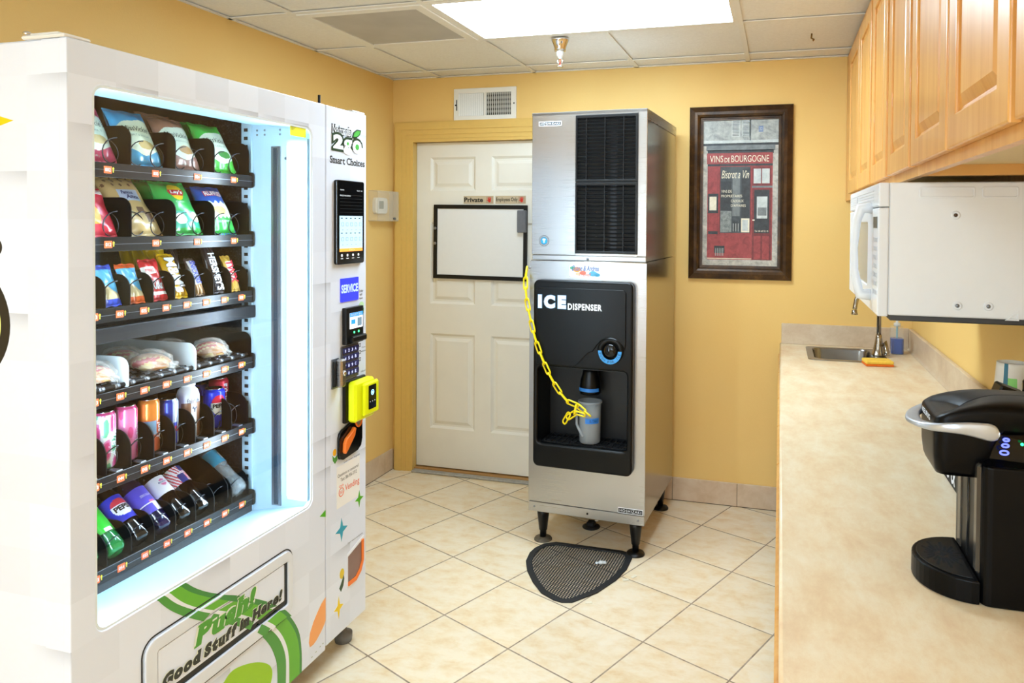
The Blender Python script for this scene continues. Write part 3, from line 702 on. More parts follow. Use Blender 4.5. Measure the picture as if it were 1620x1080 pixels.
m.text('DISPENSER', (.213, 1.147, .380, 1.178), PAPERW, FF, bold=.045, ext=.0008, space=1.15)
B(m, 'ice_lettering')
m = MB(); m.lathe([(.05, .742), (.052, .76), (.048, .80), (.038, .84), (.034, .87)], DBK, 28, Matrix.Translation((.296, .045, 0))); B(m, 'ice_chute')
m = MB(); arcs = []
for i in range(13): a = math.radians(205 + 130 * i / 12); arcs.append(a)
vs = []; 
for a in arcs: vs += [(.296 + .0535 * math.cos(a), .045 + .0535 * math.sin(a), .757), (.296 + .0535 * math.cos(a), .045 + .0535 * math.sin(a), .773)]
m.add(vs, [(2 * i, 2 * i + 2, 2 * i + 3, 2 * i + 1) for i in range(12)], mat('blue_tape', '#2f7fd8', .5, var=.05)); B(m, 'blue_tape_band')
def ice_leg(x, y, disc):
    m = MB().lathe([(.030, .157), (.029, .13), (.020, .05), (.016, .046), (.0155, .014)], BLACK, 20, Matrix.Translation((x, y, 0)))
    l = B(m, 'leg')
    d = MB().lathe([(.044, 0.0), (.044, .004), (.040, .010), (.018, .013), (.014, .016)], disc, 28, Matrix.Translation((x, y, 0)))
    d.build('foot_disc', l, world=False)
RUST = mat('rusty_foot', '#6d6455', .7, var=.35, vs=60)
ice_leg(.055, .055, RUST); ice_leg(IW - .05, .05, BLACK); ice_leg(IW - .055, ID - .055, BLACK); ice_leg(.06, ID - .055, BLACK)
m = MB(); PVC = mat('pvc_white', '#d5cfc2', .5, var=.06)
for x, y in ((.255, .22), (.295, .17)): m.tube([(x, y, .157), (x, y, .05 + x * .1)], .010, PVC, 12); m.lathe([(.014, .10), (.014, .125)], PVC, 14, Matrix.Translation((x, y, 0)))
B(m, 'drain_pipes')
m = MB().lathe([(.045, .0), (.045, .004), (.03, .010), (.02, .012)], BLACKM, 24, Matrix.Translation((.235, .27, 0))); m.box((.215, .25, .004), (.255, .29, .03), BLACKM, .004); B(m, 'floor_drain_cup')
# small screws at the foot of the cabinet
for x in (.03, .30, .545): B(MB().lathe([(.005, 0), (.005, .002), (.003, .004)], GREYM if x != .30 else BLACKM, 10, FI @ Matrix.Translation((x, .18, .001))), 'screw')
# ------------------------------------------------------------------ measuring cup and chain
WI = Matrix.Translation((ICO[0], ICO[1], 0)) @ Matrix.Rotation(ICA, 4, 'Z')
cup_c = WI @ Vector((.298, .035, .512))
t = thing('measuring_jug', 'frosted clear plastic scoop jug chained inside the black ice dispenser', 'jug', tuple(cup_c))
FRO = frosted('frosted_plastic', '#b4bbc1', .42, .35)
T = Matrix.Translation((cup_c.x, cup_c.y, 0)); z0 = cup_c.z
m = MB().lathe([(.001, z0 + .001), (.046, z0), (.050, z0 + .006), (.0515, z0 + .10), (.053, z0 + .19), (.051, z0 + .19), (.0495, z0 + .10), (.047, z0 + .008), (.001, z0 + .006)], FRO, 32, T, cap=False); m.build('jug_body', t)
MB().lathe([(.053, z0 + .188), (.058, z0 + .189), (.058, z0 + .196), (.052, z0 + .197)], FRO, 32, T, cap=False).build('rim', t)
hx, hy = cup_c.x - .045, cup_c.y - .028
MB().tube([(hx, hy, z0 + .172), (hx - .009, hy - .007, z0 + .165), (hx - .011, hy - .009, z0 + .14), (hx - .010, hy - .009, z0 + .09), (hx - .004, hy - .008, z0 + .075), (hx + .010, hy - .016, z0 + .055), (hx + .026, hy - .024, z0 + .036)], .0065, FRO, 10, flat=.6).build('handle', t)
m = MB(); vs = []; TB = mat('blue_tape', '#2f7fd8', .5)
for i in range(11): a = math.radians(-100 + 75 * i / 10); r = .0535; vs += [(cup_c.x + r * math.cos(a), cup_c.y + r * math.sin(a), z0 + .098), (cup_c.x + r * math.cos(a), cup_c.y + r * math.sin(a), z0 + .124)]
m.add(vs, [(2 * i, 2 * i + 2, 2 * i + 3, 2 * i + 1) for i in range(10)], TB)
def cyl(co): a = math.radians(-62) + co.x / .0537; return Vector((cup_c.x + .0542 * math.cos(a), cup_c.y + .0542 * math.sin(a), co.y))
m.text('K-TAKE', (-.014, z0 + .104, .03, z0 + .118), mat('tape_ink', '#15305c', .6, var=0), fn=cyl); m.build('tape_label', t)
YEL = mat('yellow_plastic', '#f7dc10', .3, var=.03)
def link(pa, pb, roll, parent, w=.0115, r=.0040):
    pa, pb = Vector(pa), Vector(pb); d = pb - pa; L = d.length; d.normalize()
    s = d.cross(Vector((0, 1, 0))); s.normalize(); q = d.cross(s)
    s2 = s * math.cos(roll) + q * math.sin(roll); P = []; c = (pa + pb) / 2; hl = L / 2 + r * 1.2 - w
    for i in range(20):
        a = 2 * PI * i / 20; u = math.cos(a) * w; v = math.sin(a) * w
        P.append(c + d * (hl * (1 if v >= 0 else -1) + v) + s2 * u)
    MB().tube([tuple(p) for p in P], r, YEL, 8, closed=True).build('link', parent)
A = WI @ Vector((-.012, -.008, 1.335)); Mid = WI @ Vector((.035, -.075, 1.02)); E_ = WI @ Vector((.24, -.075, .705))
t = thing('plastic_chain', 'yellow plastic chain hanging from the steel cabinet down to the jug', 'chain', tuple(A))
pts = [(-.012, -.008, 1.335), (-.010, -.03, 1.29), (-.003, -.045, 1.235), (.006, -.052, 1.18), (.022, -.058, 1.12), (.038, -.062, 1.06), (.056, -.065, 1.0), (.078, -.066, .945), (.102, -.066, .892), (.128, -.066, .84), (.158, -.064, .79), (.19, -.06, .745), (.225, -.052, .708), (.262, -.045, .700)]
# resample evenly
PP = [Vector(p) for p in pts]; seg = [0]
for a, b in zip(PP, PP[1:]): seg.append(seg[-1] + (b - a).length)
def atl(s):
    for i in range(len(seg) - 1):
        if s <= seg[i + 1]: q = (s - seg[i]) / (seg[i + 1] - seg[i]); return PP[i].lerp(PP[i + 1], q)
    return PP[-1]
nl = 14
for k in range(nl): link(WI @ atl(seg[-1] * k / nl), WI @ atl(seg[-1] * (k + 1) / nl), .35 if k % 2 else 1.35, t)
for a, b, ro in (((.262, -.045, .70), (.30, -.05, .675), .3), ((.255, -.05, .70), (.25, -.055, .665), 1.2), ((.30, -.05, .675), (.325, -.055, .662), 1.1), ((.25, -.05, .665), (.215, -.05, .640), .2), ((.25, -.055, .67), (.30, -.06, .663), .6), ((.222, -.05, .66), (.196, -.045, .615), .5)):
    link(WI @ Vector(a), WI @ Vector(b), ro, t)
B(MB().lathe([(.006, 0), (.006, .003), (.003, .005)], GREYM, 10, FI @ Matrix.Translation((-.0, 1.335, .0))), 'chain_screw')
# ------------------------------------------------------------------ perforated mat
mo = [(-1.027, 3.326), (-.698, 3.325), (-.662, 3.31), (-.640, 3.265), (-.642, 3.151), (-.666, 3.043), (-.719, 2.915), (-.799, 2.812), (-.84, 2.800), (-.88, 2.809), (-.945, 2.848), (-1.008, 2.924), (-1.066, 3.014), (-1.102, 3.098), (-1.113, 3.181), (-1.106, 3.235), (-1.08, 3.29)]
mo = [(x * 1.0, y) for x, y in mo]; cx, cy = -.87, 3.1
t = thing('drain_mat', 'black perforated half-round rubber mat on the floor before the ice machine', 'mat', (cx, cy, 0))
MR = mat('black_rubber', '#1c1d1f', .6, var=.1)
def inset(P, d):
    out = []
    n = len(P); ar = sum(P[i][0] * P[(i + 1) % n][1] - P[(i + 1) % n][0] * P[i][1] for i in range(n))
    sg = 1 if ar > 0 else -1
    for i in range(n):
        a = Vector(P[i - 1]); b = Vector(P[i]); c = Vector(P[(i + 1) % n])
        n1 = Vector((-(b - a).y, (b - a).x)).normalized() * sg; n2 = Vector((-(c - b).y, (c - b).x)).normalized() * sg
        nn = (n1 + n2).normalized(); out.append(tuple(b + nn * (d / max(.5, nn.dot(n1)))))
    return out
inn = inset(mo, .028)
MB().plate([mo, inn], .006, MR, bev=.002).build('border', t)
def inside(p, P):
    c = False; x, y = p
    for i in range(len(P)):
        (x1, y1), (x2, y2) = P[i], P[i - 1]
        if (y1 > y) != (y2 > y) and x < (x2 - x1) * (y - y1) / (y2 - y1) + x1: c = not c
    return c
cell = .0122; hr = .0042; m = MB(); ca, sa = math.cos(ICA), math.sin(ICA); fat = inset(mo, .022)
for i in range(-26, 27):
    for j in range(-28, 28):
        u, v = i * cell, j * cell + (cell / 2 if i % 2 else 0)
        P = (cx + u * ca - v * sa, cy + u * sa + v * ca)
        if not inside(P, fat): continue
        vs = []
        for r_, n_ in ((None, 0), (hr, 0)):
            for q in range(8):
                a = PI / 4 * q + PI / 8 * 0
                if r_ is None:
                    du, dv = math.cos(a), math.sin(a); s_ = cell / 2 / max(abs(du), abs(dv)); du *= s_; dv *= s_
                else: du, dv = r_ * math.cos(a), r_ * math.sin(a)
                vs.append((P[0] + du * ca - dv * sa, P[1] + du * sa + dv * ca, .0018))
        vs += [(x, y, .0012) for x, y, z in vs[8:8]]
        m.add(vs, [(q, (q + 1) % 8, 8 + (q + 1) % 8, 8 + q) for q in range(8)] + [], MR)
m.build('perforated_field', t)
m = MB(); random.seed(3)
for (x, y, s_) in ((-.765, 3.165, .013), (-.75, 3.172, .011), (-.783, 3.16, .009)):
    m.lathe([(.001, -s_ * .5), (s_ * .8, -s_ * .3), (s_, 0), (s_ * .7, s_ * .5), (.001, s_ * .6)], frosted('melting_ice', '#e8eef2', .5, .1), 8, Matrix.Translation((x, y, .005 + s_ * .5)))
tag(m.build('spilled_ice'), 'small clump of melting clear ice on the black floor mat', 'ice')
CHIP = mat('grout_chip', '#e9dfc8', .6, var=.1)
for k, (x, y, a, lab) in enumerate(((-.735, 2.835, .3, 'pale scrap on the floor at the lower tip of the black mat'), (-.60, 3.10, 1.1, 'pale scrap on the floor by the right foot of the ice machine'), (-.628, 3.06, .5, 'pale scrap on the floor just right of the black mat'))):
    m = MB().box((-.014, -.008, 0), (.014, .008, .003), CHIP, .001, Matrix.Translation((x, y, 0)) @ Matrix.Rotation(a, 4, 'Z')); tag(m.build('floor_scrap'), lab, 'scrap')
# ------------------------------------------------------------------ vending machine
VX, VY0, VY1, VB, VT, VBK = -1.476, 1.20, 2.368, .09, 1.945, -2.29
FV = FR((VX, 0, 0), (0, 1, 0), (0, 0, 1))
vm = thing('vending_machine', 'big white glass-fronted snack and drink vending machine against the left wall', 'vending machine', (-1.9, 1.78, 0))
LEDW = mat('vending_frame_white', '#b4d8ea', .35, var=.01); DIRTY = None
def speck():
    s = NT('galvanised_dark'); v = s.obj()
    n = s.noise(v, 190, 2, .8); b = s.noise(v, 3, 3)
    s.set(color=s.ramp(s.math('ADD', s.math('MULTIPLY', n, .7), s.math('MULTIPLY', b, .3)), [(.42, '#101317'), (.58, '#262b31'), (.70, '#6a737c')]), rough=.5, metal=.3); return s.m
SPECK = speck(); IWALL = mat('pale_blue_enamel', '#b4cddd', .4, var=.02)
SX = -1.70                       # front edge of the shelves
m = MB()
m.box((VBK, VY0 + .004, VB), (VX - .0712, VY0 + .04, VT), WRAP, .004)
m.box((VBK, 2.06, VB), (VX - .0712, VY1 - .004, VT), WRAP, .004)
m.box((VBK, VY0 + .04, VB), (VBK + .04, 2.06, VT), WRAP); m.box((VBK + .04, VY0 + .04, 1.90), (VX - .0712, 2.06, VT), WRAP); m.box((VBK + .04, VY0 + .04, VB), (VX - .0712, 2.06, .53), WRAP)
m.build('cabinet', vm)
m = MB(); m.box((VBK + .04, VY0 + .04, .53), (VBK + .042, 2.06, 1.90), SPECK); m.box((VBK + .04, 2.056, .53), (-1.745, 2.06, 1.90), SPECK); m.box((VBK + .04, VY0 + .04, 1.895), (-1.712, 2.06, 1.90), SPECK); m.box((VBK + .04, VY0 + .04, .53), (-1.712, 2.06, .533), SPECK); m.box((VBK + .04, VY0 + .04, .53), (-1.712, VY0 + .043, 1.9), SPECK)
m.build('liner', vm)
# side post with square slots
m = MB(); m.box((-1.748, 2.040, .56), (-1.708, 2.056, 1.89), IWALL, .001)
for k in range(46):
    z = .60 + k * .0278
    m.box((-1.736, 2.0385, z), (-1.722, 2.0402, z + .011), BLACKM)
m.build('shelf_post', vm)
# lit inner frame: sill, soffit and side walls
m = MB()
m.add([(VX - .006, 1.262, .613), (VX - .006, 2.049, .613), (-1.71, 2.049, .572), (-1.71, 1.262, .572), (VX - .006, 1.262, .60), (VX - .006, 2.049, .60), (-1.71, 2.049, .56), (-1.71, 1.262, .56)], [(0, 1, 2, 3), (4, 7, 6, 5), (0, 4, 5, 1), (3, 2, 6, 7)], LEDW)
m.add([(VX - .006, 1.262, 1.857), (VX - .006, 2.049, 1.857), (-1.71, 2.049, 1.874), (-1.71, 1.262, 1.874)], [(0, 3, 2, 1)], LEDW)
m.box((-1.708, 2.047, .57), (VX - .006, 2.053, 1.888), IWALL); m.box((-1.708, 1.252, .57), (VX - .006, 1.258, 1.888), LEDW)
m.build('inner_frame', vm)
m = MB(); m.box((-1.632, 2.043, .60), (-1.596, 2.0475, 1.80), GREYM); m.box((-1.622, 2.040, .605), (-1.606, 2.0435, 1.795), mat('slot_dark', '#3b4653', .4, .4), .001)
for z in (1.84, 1.855): 
    for x in (-1.69, -1.66, -1.60): m.lathe([(.004, 0), (.003, .002)], GREYM, 8, FR((x, 2.047, z), (1, 0, 0), (0, 0, 1)))
m.lathe([(.005, 0), (.004, .002)], mat('dark_screw', '#555f6c', .4, .5), 10, FR((-1.578, 2.047, 1.76), (1, 0, 0), (0, 0, 1)))
m.build('lift_rail', vm)
LED = mat('led_strip', '#f2f9ff', .5, emit=LED_POWER)
LED.node_tree.nodes['Principled BSDF'].inputs['Emission Color'].default_value = (.80, .92, 1, 1)
m = MB().box((-1.562, 2.030, .64), (-1.492, 2.036, 1.80), LED, .002); m.box((-1.566, 2.036, .63), (-1.488, 2.0475, 1.82), LEDW); m.build('led_strip', vm)
m = MB().box((-1.562, 1.268, .64), (-1.512, 1.274, 1.80), LED, .002); m.box((-1.566, 1.258, .63), (-1.508, 1.268, 1.82), LEDW); m.build('led_strip', vm)
# door
door = MB()
arcp = []
door.plate([rrect(VY0, VB, 2.118, VT, [.004, .004, .004, .004]), rrect(1.262, .613, 2.049, 1.857, .028)], 0.022, WRAP, FV @ Matrix.Translation((0, 0, -.022)), bev=.003)
door.plate([rrect(VY0 + .0005, VB + .0005, 2.1175, VT - .0005, .004), rrect(VY0 + .03, VB + .03, 2.088, VT - .03, .004)], .056, WRAP, FV @ Matrix.Translation((0, 0, -.0705)))
dr = door.build('door', vm)
MB().plate([rrect(1.258, .609, 2.053, 1.861, .03)], .003, thin_glass('vending_glass', '#f6fafc', .02, .006), FV @ Matrix.Translation((0, 0, -.010))).build('window_glass', vm)
m = MB().plate([rrect(1.262, .613, 2.049, 1.857, .028), rrect(1.268, .619, 2.043, 1.851, .024)], .004, mat('glass_gasket', '#e6eff3', .4, var=0), FV @ Matrix.Translation((0, 0, -.007))); m.build('window_gasket', dr)
m = MB().plate([rrect(1.944, 1.822, 2.022, 1.857, .004)], .0006, mat('yellow_sticker', '#f2f200', .5, var=0), FV @ Matrix.Translation((0, 0, -.0065)))
for k in range(3): m.box((0, 0, 0), (.022 - k * .005, .0012, .0002), mat('sticker_ink', '#8d8a20', .5, var=0), 0, FV @ Matrix.Translation((1.948, 1.849 - k * .004, -.0058)))
m.build('yellow_sticker', vm)
m = MB().box((-1.60, 1.196, VT), (VX - .002, 1.262, VT + .008), WHITE, .003); m.box((-1.58, 1.20, VT + .008), (-1.50, 1.24, VT + .013), WHITE, .003); m.build('hinge_cover', vm)
m = MB().box((-1.60, 2.285, VT), (VX - .004, 2.366, VT + .008), WHITE, .003); m.build('hinge_cover', vm)
MB().lathe([(.004, 0), (.004, .012), (.009, .013), (.009, .019), (.005, .022)], CHROME, 14, Matrix.Translation((-1.605, 1.215, VT))).build('bolt', vm)
MB().tube([(-1.6, 2.259, VT), (-1.6, 2.259, 2.006)], .005, BLACKM, 10).build('antenna', vm)
for x, y in ((-1.54, 2.32), (-2.22, 2.32), (-1.54, 1.26), (-2.22, 1.26)):
    MB().lathe([(.03, 0), (.032, .012), (.032, .03), (.012, .034), (.012, .092)], mat('grey_foot', '#77787a', .5), 20, Matrix.Translation((x, y, 0))).build('foot', vm)
# printed graphics on the door
G1 = mat('print_dark_green', '#4f9a3b', .3, var=.01); G1D = mat('print_deep_green', '#3f8a3c', .3, var=.01); G2 = mat('print_leaf_green', '#67b62d', .3, var=.01); G3 = mat('print_lime', '#9acb00', .3, var=.01); ORG = mat('print_orange', '#f8a75e', .3, var=0); GST = mat('print_star_green', '#54ae1f', .3, var=0); TEAL = mat('print_teal', '#3aa3bf', .3, var=0); YST = mat('print_yellow', '#f2cf0c', .3, var=0)
A_ = [(1.51, .62), (1.542, .588), (1.586, .554), (1.642, .519), (1.711, .481), (1.807, .418), (1.865, .373), (1.907, .335), (1.95, .279), (1.979, .222), (1.99, .153), (1.99, .091)]
B_ = [(1.491, .621), (1.525, .586), (1.568, .553), (1.623, .516), (1.701, .468), (1.774, .423), (1.83, .383), (1.882, .344), (1.931, .285), (1.966, .221), (1.979, .159), (1.978, .091)]
C_ = [(1.458, .62), (1.487, .586), (1.52, .554), (1.568, .518), (1.642, .473), (1.711, .427), (1.774, .381), (1.83, .34), (1.876, .291), (1.909, .236), (1.926, .177), (1.928, .091)]
D_ = [(1.443, .621), (1.475, .584), (1.508, .554), (1.564, .512), (1.623, .474), (1.701, .423), (1.763, .379), (1.818, .334), (1.864, .285), (1.894, .236), (1.912, .177), (1.911, .091)]
E_ = [(1.421, .621), (1.447, .587), (1.479, .554), (1.533, .509), (1.604, .46), (1.671, .419), (1.747, .363), (1.796, .319), (1.835, .269), (1.858, .224), (1.871, .177), (1.872, .091)]
def smooth(P, k=4):
    out = []
    for i in range(len(P) - 1):
        p0 = Vector(P[max(i - 1, 0)]); p1 = Vector(P[i]); p2 = Vector(P[i + 1]); p3 = Vector(P[min(i + 2, len(P) - 1)])
        for j in range(k):
            t = j / k; out.append(tuple(.5 * ((2 * p1) + (p2 - p0) * t + (2 * p0 - 5 * p1 + 4 * p2 - p3) * t * t + (3 * p1 - p0 - 3 * p2 + p3) * t ** 3)))
    return out + [tuple(P[-1])]
def ribbon(m, P, Q, mt, z, clip=None):
    P, Q = smooth(P), smooth(Q)
    P = [(y, min(zz, .612)) for y, zz in P]; Q = [(y, min(zz, .612)) for y, zz in Q]
    vs = [(y, zz, z) for y, zz in P] + [(y, zz, z) for y, zz in Q]; n = len(P); fs = []
    for i in range(n - 1):
        if clip:
            ys = [P[i], P[i + 1], Q[i], Q[i + 1]]; c = (sum(q[0] for q in ys) / 4, sum(q[1] for q in ys) / 4)
            if not clip(c): continue
        fs.append((i, i + n, i + n + 1, i + 1))
    m.add(vs, fs, mt, False, FV)
def oval(P): return smooth(P + [P[0]], 5)[:-1]
LEAF = [(1.60, .235), (1.651, .268), (1.68, .280), (1.721, .272), (1.774, .25), (1.818, .222), (1.844, .193), (1.847, .160), (1.82, .125), (1.74, .115), (1.66, .15)]
m = MB()
for P, Q, c in ((A_, B_, G1D), (B_, C_, G2), (C_, D_, PAPERW), (D_, E_, G1)): ribbon(m, P, Q, c, .0006)
m.plate([oval(LEAF)], .0008, G3, FV)
m.plate([[(2.118, .272), (2.096, .262), (2.074, .244), (2.052, .222), (2.034, .195), (2.028, .165), (2.033, .148), (2.050, .147), (2.067, .152), (2.093, .168), (2.110, .182), (2.118, .193)]], .0008, ORG, FV)
m.plate([[(2.086, .561), (2.118, .572), (2.118, .548)]], .0008, GST, FV)
for y, z in ((2.085, .118), (2.10, .12), (2.062, .113), (2.04, .108)): m.box((0, 0, 0), (.006, .002, .0004), mat('tiny_print', '#8a9a6a', .5, var=0), 0, FV @ Matrix.Translation((y, z, .0004)))
m.build('green_wave_print', dr)
# delivery flap with frame
FLB = mat('white_moulding', '#dfe3ea', .3, var=.01)
m = MB().plate([rrect(1.386, .315, 1.938, .522, .035), rrect(1.422, .352, 1.916, .488, .006)], .008, FLB, FV @ Matrix.Translation((0, 0, .0004)), bev=.003)
def ribbon_frame(m, z, cond):
    for P, Q, c in ((A_, B_, G1D), (B_, C_, G2), (C_, D_, PAPERW), (D_, E_, G1)): ribbon(m, P, Q, c, z, cond)
ribbon_frame(m, .0090, lambda c: 1.39 < c[0] < 1.934 and .319 < c[1] < .518 and not (1.420 < c[0] < 1.918 and .349 < c[1] < .491))
m.build('flap_frame', dr)
m = MB().plate([rrect(1.380, .308, 1.944, .528, .04), rrect(1.3835, .3115, 1.9405, .5245, .037)], .0012, INKB, FV); m.build('flap_outline', dr)
MB().box((VX, 1.418, .350), (VX + .0015, 1.918, .490), GLOSSB).build('flap_opening', dr)
fl = MB().plate([rrect(1.424, .372, 1.898, .486, .004)], .004, WRAP, FV @ Matrix.Translation((0, 0, .002)), bev=.001)
ribbon_frame(fl, .0064, lambda c: 1.426 < c[0] < 1.894 and .376 < c[1] < .483)
F6 = FV @ Matrix.Translation((0, 0, .0064)); DKT = mat('slogan_ink', '#2c2f26', .4, var=0); PG = mat('push_green', '#4f9e2f', .35, var=0); LGB = mat('slogan_halo', '#eef3e2', .4, var=0)
flo = fl.build('delivery_flap', vm); fl = MB()
fl.slab('Push!', (1.532, .423, 1.775, .484), LGB, F6, bold=.15, shear=.22, ext=.0006)
fl.slab('Push!', (1.536, .425, 1.771, .482), PG, F6, bold=.065, shear=.22, ext=.0011)
fl.slab('Good Stuff in Here!', (1.432, .379, 1.888, .419), LGB, F6, bold=.12, shear=.18, ext=.0014)
fl.slab('Good Stuff in Here!', (1.434, .381, 1.886, .417), DKT, F6, bold=.08, shear=.18, ext=.0018)
fl.build('slogan_lettering', flo)
# side graphics
FS = FR((0, VY0 + .004, 0), (1, 0, 0), (0, 0, 1))
m = MB().plate([star4(-1.695, 1.771, .062, .060, .3)], .0006, YST, FS)
m.plate([circ(-1.785, 1.316, .137, 48)], .0006, INKB, FS); m.plate([circ(-1.785, 1.316, .110, 48)], .0010, mat('pale_lime_print', '#e3f08a', .3, var=0), FS); m.plate([circ(-1.785, 1.316, .06, 32)], .0014, INKB, FS)
m.text('2', (-1.95, 1.45, -1.80, 1.66), INKB, FS, bold=.05); m.plate([circ(-1.69, 1.49, .02)], .0006, INKB, FS)
m.build('side_print', vm)
# control panel on the right
cp = MB().plate([rrect(2.122, .100, VY1, VT, .004)], .070, WRAP, FV @ Matrix.Translation((0, 0, -.070)), bev=.004)
for y, z, mt_, w_, h_ in ((2.211, .466, TEAL, .038, .043), (2.194, .197, YST, .028, .040), (2.322, .535, GST, .028, .032)):
    cp.plate([star4(y, z, w_ * 1.12, h_ * 1.12, .36)], .0005, PAPERW, FV); cp.plate([star4(y, z, w_, h_, .34)], .0009, mt_, FV)
cpo = cp.build('control_panel', vm)
m = MB(); LG = (2.150, 1.800, 2.345, 1.880); w = LG[2] - LG[0]; h = LG[3] - LG[1]
lg = lambda a, b, c, d: (LG[0] + a * w, LG[1] + b * h, LG[0] + c * w, LG[1] + d * h)
GR2 = mat('logo_green', '#4fb848', .35, var=0); GRD = mat('logo_dark', '#1f3a1d', .35, var=0)
m.slab('Naturals', (2.151, 1.850, 2.270, 1.887), INKB, FV, bold=.10, ext=.0006); m.slab('Naturals', (2.156, 1.854, 2.265, 1.883), PAPERW, FV, bold=.005, ext=.0012)
for ch, a, b, c, d in (('2', 2.156, 1.800, 2.222, 1.856), ('g', 2.216, 1.785, 2.276, 1.845), ('o', 2.272, 1.793, 2.338, 1.848)):
    m.text(ch, (a - .0055, b - .0055, c + .0055, d + .0055), GRD, FV, bold=.14, ext=.0016); m.text(ch, (a + .003, b + .003, c - .003, d - .003), PAPERW, FV, bold=.065, ext=.0022)
m.plate([circ(2.305, 1.8205, .0115, 20, .0105)], .0026, GR2, FV); m.plate([circ(2.246, 1.827, .006, 16)], .0026, GR2, FV)
m.plate([[(2.275, 1.853), (2.283, 1.872), (2.305, 1.884), (2.330, 1.884), (2.322, 1.866), (2.300, 1.853), (2.283, 1.850)]], .0028, GRD, FV)
m.plate([[(2.280, 1.856), (2.287, 1.870), (2.305, 1.880), (2.323, 1.880), (2.316, 1.866), (2.300, 1.857)]], .0032, GR2, FV)
m.slab('Smart Choices', (2.142, 1.751, 2.356, 1.777), INKB, FV, bold=.02)
m.build('logo_print', cpo)
m = MB().plate([rrect(2.165, 1.403, 2.333, 1.696, .008)], .014, GLOSSB, FV, bev=.003); F14 = FV @ Matrix.Translation((0, 0, .0142))
SCR = mat('screen_blue_white', '#a9d3ee', .3, emit=.38, var=0); SD = mat('screen_dark', '#15171a', .15, var=0); SO = mat('screen_orange', '#e98b3a', .3, emit=.7, var=0); SG = mat('screen_grey', '#6f8798', .3, emit=.3, var=0); SW = mat('screen_text', '#c8cdd2', .3, emit=.4, var=0)
m.box((2.178, 1.458, 0), (2.320, 1.572, .0004), SCR, 0, F14); m.box((2.178, 1.447, 0), (2.320, 1.459, .0004), SO, 0, F14)
for i in range(5):
    for j in range(2):
        y = 2.184 + i * .0272; z = 1.512 - j * .052 + .006
        m.box((y + .002, z + .044, .0004), (y + .012, z + .047, .0007), SD, 0, F14); m.plate([rrect(y + .005, z + .018, y + .019, z + .031, .002), rrect(y + .0065, z + .0195, y + .0175, z + .0295, .001)], .0004, SG, F14 @ Matrix.Translation((0, 0, .0004))); m.box((y + .009, z + .004, .0004), (y + .016, z + .006, .0007), SG, 0, F14)
for k in range(6): m.box((2.182, 1.584 + k * .012, 0), (2.318, 1.585 + k * .012, .0002), mat('screen_line', '#22262b', .3, var=0), 0, F14)
m.text('VENDING', (2.18, 1.660, 2.205, 1.664), SW, F14); m.text('SNACKS AND DRINKS', (2.18, 1.640, 2.245, 1.645), SW, F14); m.text('READY  100', (2.285, 1.660, 2.318, 1.664), SW, F14); m.text('SEARCH', (2.235, 1.4495, 2.27, 1.4555), SW, F14)
for i in range(4):
    y = 2.192 + i * .034; m.plate([circ(y, 1.434, .005, 12)], .0004, SW, F14); m.box((y - .007, 1.422, 0), (y + .007, 1.424, .0004), SW, 0, F14)
m.build('touch_screen', cpo)
m = MB().plate([rrect(2.203, 1.269, 2.313, 1.352, .002)], .003, mat('lcd_blue', '#2f35c8', .2, emit=.55, var=0), FV); m.text('SERVICE', (2.205, 1.300, 2.309, 1.330), mat('lcd_text', '#8fa2f5', .3, emit=.7, var=0), FV @ Matrix.Translation((0, 0, .003)), bold=.04); m.build('small_display', cpo)
m = MB(); m.text('Dollar', (2.320, 1.294, 2.348, 1.303), INKB, FV); m.text('bill', (2.326, 1.281, 2.340, 1.290), INKB, FV); m.text('input', (2.322, 1.266, 2.344, 1.276), INKB, FV)
m.build('bill_input_text', cpo); m = MB()
m.plate([circ(2.336, 1.245, .016, 24, .014)], .0005, mat('pale_green_print', '#bfe3b0', .4, var=0), FV); m.plate([[(2.318, 1.232), (2.330, 1.236), (2.342, 1.226), (2.352, 1.236), (2.350, 1.215), (2.338, 1.203), (2.326, 1.214), (2.334, 1.219)]], .0008, G1, FV)
m.build('bill_input_diagram', cpo); m = MB()
for k in range(3): m.plate([rrect(2.320, 1.094 - k * .026, 2.332, 1.107 - k * .026, .001), rrect(2.322, 1.096 - k * .026, 2.330, 1.105 - k * .026, .001)], .0005, INKB, FV)
m.text('Choose', (2.338, 1.087, 2.362, 1.093), INKB, FV); m.text('selection', (2.334, 1.073, 2.364, 1.079), INKB, FV); m.text('credit card', (2.332, .9985, 2.362, 1.006), INKB, FV)
m.text('Coin return request', (2.225, .695, 2.325, .704), INKB, FV); m.text('Coin return receptacle', (2.250, .395, 2.345, .403), INKB, FV)
m.build('instruction_text', cpo); m = MB()
m.plate([rrect(2.182, .548, 2.325, .695, .003)], .0004, mat('sticker_white', '#f3f2ef', .4, var=0), FV)
OR2 = mat('vending_coral', '#f07a5c', .4, var=0); F1 = FV @ Matrix.Translation((0, 0, .0004))
m.text('Questions or concerns?', (2.188, .655, 2.318, .668), INKB, F1); m.text('Text 386-956-3712', (2.205, .638, 2.305, .650), INKB, F1)
m.text('Vending', (2.232, .588, 2.322, .618), OR2, F1, bold=.01); m.plate([circ(2.210, .600, .016, 24), circ(2.210, .600, .013, 24)], .0005, OR2, F1); m.text('365', (2.200, .594, 2.220, .606), OR2, F1)
for sg in (-1, 1): m.plate([circ(2.210 + sg * .007, .622, .006, 14, .004), circ(2.210 + sg * .007, .622, .004, 14, .0025)], .0005, OR2, F1)
m.build('service_sticker', cpo); m = MB()
